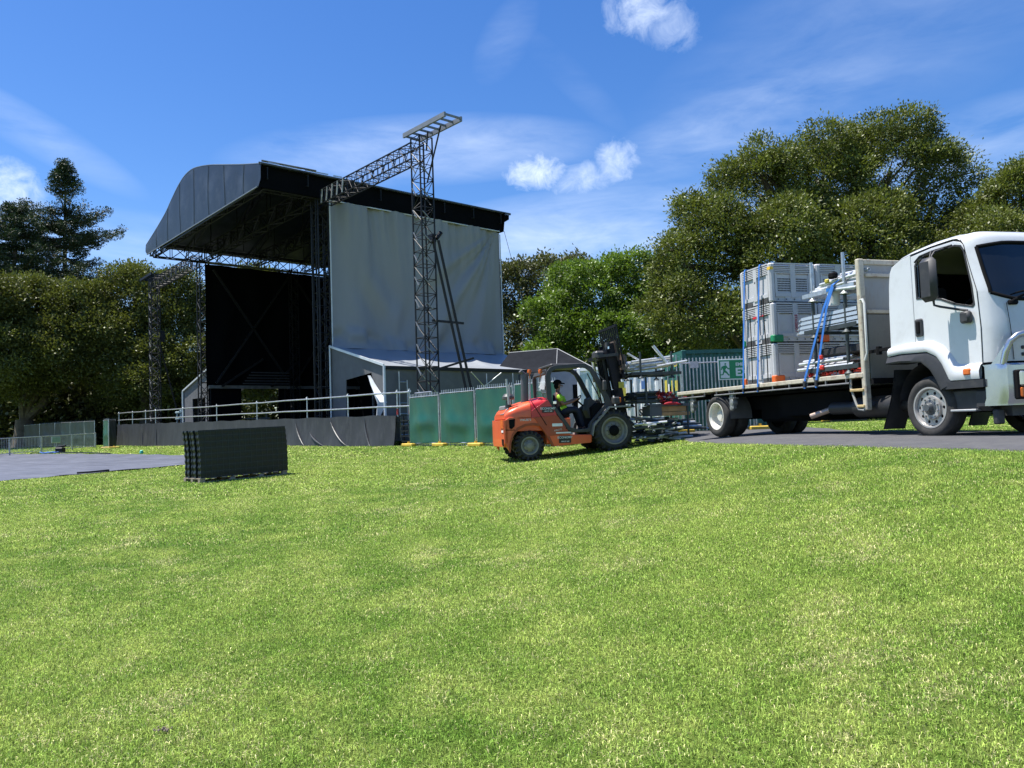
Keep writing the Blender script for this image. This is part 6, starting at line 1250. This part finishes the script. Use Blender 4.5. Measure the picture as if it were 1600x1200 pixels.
for y0, y1 in ((.02, .45), (1.85, 2.25)):
    m_ = MB(); rows = [[(-.72 - .33 * (1 - v) ** 1.5 if v > 0 else -1.04, y, .16 + v * 1.0) for y in np.linspace(y0, y1, 3)] for v in np.linspace(0, 1, 12)]; m_.grid(rows); m_.grid([[(x + .03, y, z) for x, y, z in r] for r in rows][::-1])
    rows = [[(math.cos(a) * .62 - .02, y, .5 + math.sin(a) * .72) for y in (y0, y1)] for a in np.linspace(.5, 2.95, 16)]; m_.grid(rows); m_.build('mudflap', M_blkp, tk)
m_ = MB(); rows = [[(-6.45 + math.cos(a) * .58, y, .5 + math.sin(a) * .56) for y in (.04, .62)] for a in np.linspace(-.1, .9, 8)]; m_.grid(rows); m_.grid([[(x, y, z - .015) for x, y, z in r] for r in rows]); m_.build('mudguard', mat('grey mudguard', (.12, .12, .12), .5), tk)
for x in (-7.55, -5.72):
    m_ = MB(); m_.tube((x - .03, .02, .92), (x - .03, .02, 1.16), .012, 6); m_.tube((x + .06, .02, .92), (x + .06, .02, 1.16), .012, 6); m_.bbox(x - .1, x + .12, -.02, .12, .88, .92, .01); m_.lathe([(.001, -.04), (.07, -.03), (.085, .02), (.085, .09), (.05, .12)], (x + .02, .0, .80), 'Y', 12); m_.bbox(x - .05, x + .05, -.03, .05, .62, .75, .02); m_.box(x - .06, x + .09, -.02, .06, .66, 1.0); m_.build('winch', mat('winch steel', (.30, .31, .30), .45, metal=.5, var=.4, scale=9, dirt=(.35, .28, .1), dirt_amt=.5), tk, smooth=True)
# tray
m_ = MB(); m_.box(-8.25, -1.44, .02, 2.32, 1.10, 1.15); tr_ = m_.build('tray_floor', mat('worn plywood tray', (.26, .22, .17), .8, var=.3, scale=3, stretch=(1, 6, 1)), tk)
m_ = MB(); m_.bbox(-8.28, -1.40, -.03, .04, 1.085, 1.17, .01); m_.bbox(-8.28, -1.40, 2.30, 2.37, 1.085, 1.17, .01); m_.bbox(-8.30, -8.24, 0, 2.34, 1.06, 1.17, .01); m_.build('coaming', M_cream, tk)
m_ = MB(); m_.tube((-6.4, -.03, 1.0), (-1.75, -.03, 1.0), .018, 6); m_.tube((-8.2, -.03, 1.0), (-6.9, -.03, 1.0), .018, 6)
for x in np.arange(-8.0, -1.7, .56): m_.bar((x, -.02, .99), (x, -.02, 1.09), .03, .02)
m_.build('rope_rail', mat('grey rope rail', (.22, .22, .22), .5, metal=.4, var=.3), tk)
# headboard frame with sheet, and ladder
m_ = MB()
for y in (-.02, 2.22): m_.bbox(-1.46, -1.36, y, y + .12, .50, 3.21, .015)
m_.bbox(-1.46, -1.37, .1, 2.24, 3.11, 3.20, .01)
for z in (2.88, 2.22): m_.bbox(-1.40, -1.34, .1, 2.24, z, z + .07, .01)
m_.build('headboard_frame', M_cream, tk)
m_ = MB(); m_.box(-1.44, -1.41, .1, 2.22, 1.16, 3.11)
m_.build('headboard_sheet', M_gpan, tk); m_ = MB(); m_.box(-1.39, -1.37, .75, .79, 1.2, 3.1); m_.box(-1.39, -1.37, 1.55, 1.59, 1.2, 3.1); m_.tube((-1.38, 1.1, 3.18), (-1.38, 1.1, 3.30), .03, 6); m_.build('stiffener', M_gpan, tk)
m_ = MB(); m_.box(-1.36, -1.34, .1, 2.22, .95, 2.2); m_.build('lower_sheet', mat('grimy lower sheet', (.17, .175, .165), .6, var=.2, dirt=(.10, .09, .075), dirt_amt=.7, dirt_scale=3), tk)
m_ = MB(); m_.sweep([(-1.36, -.02, 2.46), (-1.28, -.05, 2.46), (-1.24, -.05, 2.38), (-1.24, -.05, 1.5), (-1.30, -.05, 1.38)], .022, 8); m_.build('grab_rail', mat('white rail paint', (.65, .65, .62), .4), tk, smooth=True)
m_ = MB(); m_.sweep([(-1.77, .02, 1.08), (-1.76, .0, .92), (-1.62, -.02, .62), (-1.56, -.02, .52), (-1.42, -.02, .50)], .022, 8); m_.build('ladder_stile', mat('grey stile', (.30, .30, .28), .5), tk, smooth=True)
for z, x0 in ((.84, -1.74), (.55, -1.58)): m_ = MB(); m_.bbox(x0, -1.40, -.05, .08, z, z + .05, .01); m_.build('rung', mat('yellowish step', (.45, .34, .16), .6, var=.3, scale=6), tk)
m_ = MB(); m_.bar((-1.40, .05, 1.52), (-.72, .1, 1.55), .05); m_.tube((-1.1, .08, 1.46), (-1.1, .08, 1.6), .05, 8); m_.build('air_line', M_int, tk)

# ---------------------------------------------------------------- plastic bins on the tray
M_bin = mat('pale grey plastic bin', (.50, .50, .525), .5, var=.06, scale=2, dirt=(.42, .40, .38), dirt_amt=.45, dirt_scale=3)
M_bind = mat('dark slot', (.06, .06, .065), .8)
BX, BY, BH = 1.15, 1.13, .845
def make_bin(vented, orange):
    t = thing('plastic_bin', 'x', 'bin', (0, 0, 0), TA, 'pale grey plastic bins stacked on the truck tray'); b = MB()
    for (x, y) in ((0, 0), (BX - .12, 0), (0, BY - .12), (BX - .12, BY - .12)): b.bbox(x, x + .12, y, y + .12, .01, BH, .03)
    # faces: recessed panels with a mid rib, a sill and a slotted rim
    def face(o, e, n, L_):
        o, e, n = Vector(o), Vector(e), Vector(n)
        def bx(a0, a1, z0, z1, d0, d1):
            ps = [o + e * a + n * d for a in (a0, a1) for d in (d0, d1)]; xs = [p.x for p in ps]; ys_ = [p.y for p in ps]; b.box(min(xs), max(xs), min(ys_), max(ys_), z0, z1)
        bx(.1, L_ - .1, .02, .60, .035, .06)
        bx(.12, L_ - .12, .12, .20, .012, .035); bx(.10, L_ - .10, BH - .03, BH, .0, .07); bx(L_ / 2 - .06, L_ / 2 + .06, .10, BH, .004, .04); bx(.12, .17, .12, .64, .014, .035); bx(L_ - .17, L_ - .12, .12, .64, .014, .035)
        for k in range(5): bx(.10, L_ - .10, .62 + k * .038, .642 + k * .038, .006, .06)
        bx(.10, L_ - .10, .60, .80, .075, .08)
        bx(.36, L_ - .36, .02, .12, .02, .05)
    face((0, 0, 0), (1, 0, 0), (0, 1, 0), BX); face((BX, 0, 0), (0, 1, 0), (-1, 0, 0), BY); face((0, 0, 0), (0, 1, 0), (1, 0, 0), BY); face((0, BY, 0), (1, 0, 0), (0, -1, 0), BX)
    b.box(.04, BX - .04, .04, BY - .04, .12, .15); b.build('bin_body', M_bin, t)
    d = MB(); 
    if vented:
        for r in range(6):
            for c in range(9):
                for y0 in (.20, .62): d.box(BX - .036, BX - .030, y0 + c * .035, y0 + .022 + c * .035, .24 + r * .05, .268 + r * .05)
        d.build('vent_slot', M_bind, t)
    d = MB(); d.box(.30, BX - .30, .018, .03, .0, .115) if False else None
    for c in range(5): d.box(BX - .004, BX + .001, .16 + c * .2, .185 + c * .2, .05, .075)
    d.box(BX / 2 - .02, BX / 2 + .02, .0, .006, .50, .53); d.box(.14, .44, .006, .03, .0, .10); d.box(BX - .44, BX - .14, .006, .03, .0, .10); d.build('fork_slot', M_bind, t)
    if orange:
        MB().bbox(BX - .13, BX + .012, -.012, .24, .01, .16, .02).build('corner_foot', orange, t); f = MB(); f.bbox(-.012, .10, -.012, .12, .01, .16, .02); f.build('corner_foot', orange, t)
    return t
M_of = mat('orange plastic foot', (.72, .13, .02), .45); M_gf = mat('green plastic foot', (.01, .22, .09), .45)
b_plain, b_vent = None, None
bx0 = -4.03 - BX
spec = [(0, 0, M_of, False, 'bottom bin of the near stack with orange feet, strapped to the tray edge'), (0, 1, M_gf, False, 'middle bin of the near stack with green feet and red vertical lettering'), (0, 2, None, True, 'topmost slotted bin of the near strapped stack'),
        (1, 0, M_of, False, 'bottom bin of the far stack, half hidden behind low tubes'), (1, 1, M_of, False, 'middle bin of the far stack with an orange corner'), (1, 2, None, True, 'topmost bin of the far stack behind the raised tubes')]
for (c, l, f, v, lb) in spec:
    b = make_bin(v, f); b.location = TW(bx0 + (.02 if l == 1 else 0), .02 + c * (BY + .02), 1.155 + l * (BH + .012)); b['label'] = lb
    if c == 0 and l == 1: text('lettering', 'STAGEKIT', .085, (BX + .0, BY / 2, .40), (0, 0, 0), mat('faded red print', (.35, .03, .06), .5), b, bold=.002, mat3=(Matrix.Rotation(R(90), 3, 'Z') @ Matrix.Rotation(R(90), 3, 'X') @ Matrix.Rotation(R(-90), 3, 'Z')))
    if c == 0 and l == 1: m_ = MB(); m_.box(.42, .56, -.003, .0, .58, .63); m_.box(.7, .85, -.003, .0, .60, .625); m_.build('mark', mat('red mark', (.6, .02, .04), .5), b)
    if c == 0 and l == 2: m_ = MB(); m_.box(BX - .10, BX + .003, -.003, .08, .70, .76); m_.build('tape', mat('yellow tape', (.8, .5, .04), .5), b)
# second row of bins further back along the tray, hidden bins left out
M_web = mat('blue ratchet webbing', (.035, .17, .55), .6, var=.15, scale=8)
def strap(label, pts, w=.05):
    m_ = MB(); V = [Vector(p) for p in pts]
    for a, b in zip(V, V[1:]):
        d = (b - a).normalized(); s = Vector((1, 0, 0)) if abs(d.x) < .9 else Vector((0, 1, 0)); s = (s - d * s.dot(d)).normalized(); n = d.cross(s).normalized() * .003; s = s * w / 2
        m_.add([a - s - n, a + s - n, b + s - n, b - s - n, a - s + n, a + s + n, b + s + n, b - s + n], [(0, 1, 2, 3), (7, 6, 5, 4), (0, 4, 5, 1), (1, 5, 6, 2), (2, 6, 7, 3), (3, 7, 4, 0)])
    t = thing('ratchet_strap', label, 'strap', TF, TA, 'blue ratchet straps over the truck load'); m_.build('webbing', M_web, t); return t
top_ = 1.155 + 3 * (BH + .012) + .01
for x, lb in ((-4.92, 'blue strap over the rear half of the bin stacks'), (-4.36, 'blue strap over the front half of the bin stacks')):
    t = strap(lb, [(x - .24, -.05, .99), (x - .22, -.05, 1.16), (x, -.015, top_ - .05), (x + .01, .0, top_), (x, 2.3, top_), (x - .05, 2.36, 1.1)]); m_ = MB(); m_.bbox(x - .245, x - .195, -.07, -.045, 1.02, 1.10, .006); m_.build('buckle', M_blkp, t)
for pts_, lb in (([(-3.00, -.05, .97), (-2.98, -.05, 1.16), (-2.30, -.06, 2.46), (-2.04, -.04, 2.86), (-1.86, .1, 3.02), (-1.80, 1.1, 3.12), (-1.8, 2.2, 3.0)], 'blue strap slanting over the scaffold tubes, rear one of the pair'), ([(-2.66, -.05, .97), (-2.63, -.05, 1.16), (-2.22, -.06, 2.44), (-2.02, -.05, 2.82)], 'blue strap slanting over the scaffold tubes, front one of the pair')):
    t = strap(lb, pts_, .055); m_ = MB(); a_ = pts_[1]; m_.bbox(a_[0] - .03, a_[0] + .03, -.085, -.055, 1.0, 1.12, .006); m_.build('buckle', M_blkp, t)
t = thing('tie_down_rope', 'black rope hanging down the side face of the bin stacks', 'rope', TF, TA); m_ = MB(); m_.sweep([(-4.25 - .02 * math.sin(z * 3), -.02, z) for z in np.linspace(1.2, 3.0, 10)], .012, 5); m_.sweep([(-4.8 - .02 * math.sin(z * 2), -.02, z) for z in np.linspace(1.2, 2.7, 10)], .012, 5); m_.build('rope', M_int, t)
# ---------------------------------------------------------------- stillages of scaffold gear between bins and headboard
def tst(label, z, hgt, m1): return stillage(label, TW(-2.98, .02, z), TA, 1.46, 2.1, hgt, m1, 'stillages stacked on the truck tray')
def two_tone(label, x, z0, z1, z2):
    pass
tst('bottom stillage on the truck tray with dark posts', 1.17, .78, M_dtube); tst('middle stillage on the truck tray', 1.93, .78, M_dtube); tst('topmost stillage on the truck tray with pale posts standing clear', 2.64, .78, M_galv)
L1 = 'galvanised tube at the top of the truck load'; L2 = 'galvanised tube low on the truck tray behind the blue straps'
bundle(TW, -2.62, -1.52, .04, 1.9, 2.80, 4, 9, .03, M_tube, L1, 'galvanised tubes at the top of the truck load', .22, .02, .03)
for k in range(7): tube_thing(TW(-2.75 + .12 * k, .03 + .02 * k, 2.84 + .035 * k), TW(-1.5, .0 + .04 * k, 2.72 + .055 * k), .03, M_tube, 'front galvanised tube slanting along the outer side of the top stillage', 'outer tubes of the top stillage')
bundle(TW, -3.15, -1.55, .02, 1.9, 1.32, 4, 8, .03, M_tube, L2, 'galvanised tubes low on the truck tray', .15, .0, .02)
m_ = MB(); m_.bbox(-2.75, -1.5, .1, 1.8, 1.56, 1.72, .03); o = m_.build('tarpaulin', mat('dark rolled tarpaulin', (.03, .03, .035), .6, bump=.5, bscale=12)); o.location = TF; o.rotation_euler = (0, 0, TA); tag(o, 'dark folded tarpaulin on the low tubes of the truck load', 'tarpaulin')
M_plk = mat('pale blue grey steel plank', (.52, .58, .66), .42, metal=.4, var=.12, scale=3)
for k in range(4):
    z = 2.06 + k * .085; t = thing('scaffold_plank', ['lowest pale steel plank in the middle of the truck load', 'second pale steel plank from below in the truck load', 'third pale steel plank from below in the truck load', 'topmost pale steel plank in the middle of the truck load'][k], 'plank', TW(-3.15 + .03 * k, .0, z), TA, 'pale steel planks in the truck load')
    m_ = MB(); Lp = 1.68 - .04 * k; m_.box(0, Lp, .0, .23, .06, .068); m_.box(0, Lp, .0, .004, 0, .068); m_.box(0, Lp, .226, .23, .0, .068); m_.box(0, Lp, 0, .03, 0, .004); m_.box(0, Lp, .25, .48, .06, .068); m_.build('deck', M_plk, t); m_ = MB(); m_.bar((.0, .0, .03), (-.05, -.0, .0), .03); m_.build('hook', M_galv, t)
for k, (x, z, m1, lb) in enumerate(((-2.2, 2.50, M_wlab, 'white tub with blue lid on the planks'),)):
    t = thing('plastic_tub', lb, 'tub', TW(x, .1, z), TA); m_ = MB(); m_.lathe([(.001, 0), (.10, 0), (.12, .26), (.001, .26)], (0, 0, 0), 'Z', 16); m_.build('tub', m1, t, smooth=True); m_ = MB(); m_.lathe([(.001, .26), (.13, .26), (.13, .32), (.001, .33)], (0, 0, 0), 'Z', 16); m_.build('lid', mat('blue lid', (.02, .16, .5), .5), t, smooth=True)
for k in range(10):
    x, z = -2.9 + .16 * k, 1.19; t = thing('tube_coupler', 'small red coupler scattered on the tray behind the straps', 'coupler', TW(x, .05 + .03 * (k % 3), z + .04), TA + k, 'red couplers on the tray'); m_ = MB(); m_.hollow((0, -.045, 0), (0, .045, 0), .04, 8, .3); m_.bar((.04, 0, 0), (.09, 0, 0), .03, .04); m_.build('clamp', mat('bright red fitting', (.55, .04, .03), .45, var=.4, scale=9), t)
t = thing('tie_bundle', 'black ratchet and yellow tie on top of the tube load', 'ratchet', TW(-2.05, .0, 2.98), TA); m_ = MB(); m_.bbox(-.1, .08, -.06, .06, 0, .12, .03); m_.build('ratchet', M_int, t); m_ = MB(); m_.bbox(-.2, -.1, -.06, .0, -.06, .02, .02); m_.build('tie', M_ylab, t)
for (x, z0, lb) in ((-2.38, 1.3, 'red handled clamp between the low tubes'),):
    t = thing('clamp', lb, 'clamp', TW(x - .1, -.03, z0), TA); m_ = MB(); m_.bbox(-.05, .05, -.03, .03, 0, .09, .02); m_.bbox(-.04, .04, -.03, .03, .2, .3, .02); m_.build('clamp_body', mat('red handle', (.6, .03, .02), .4), t)
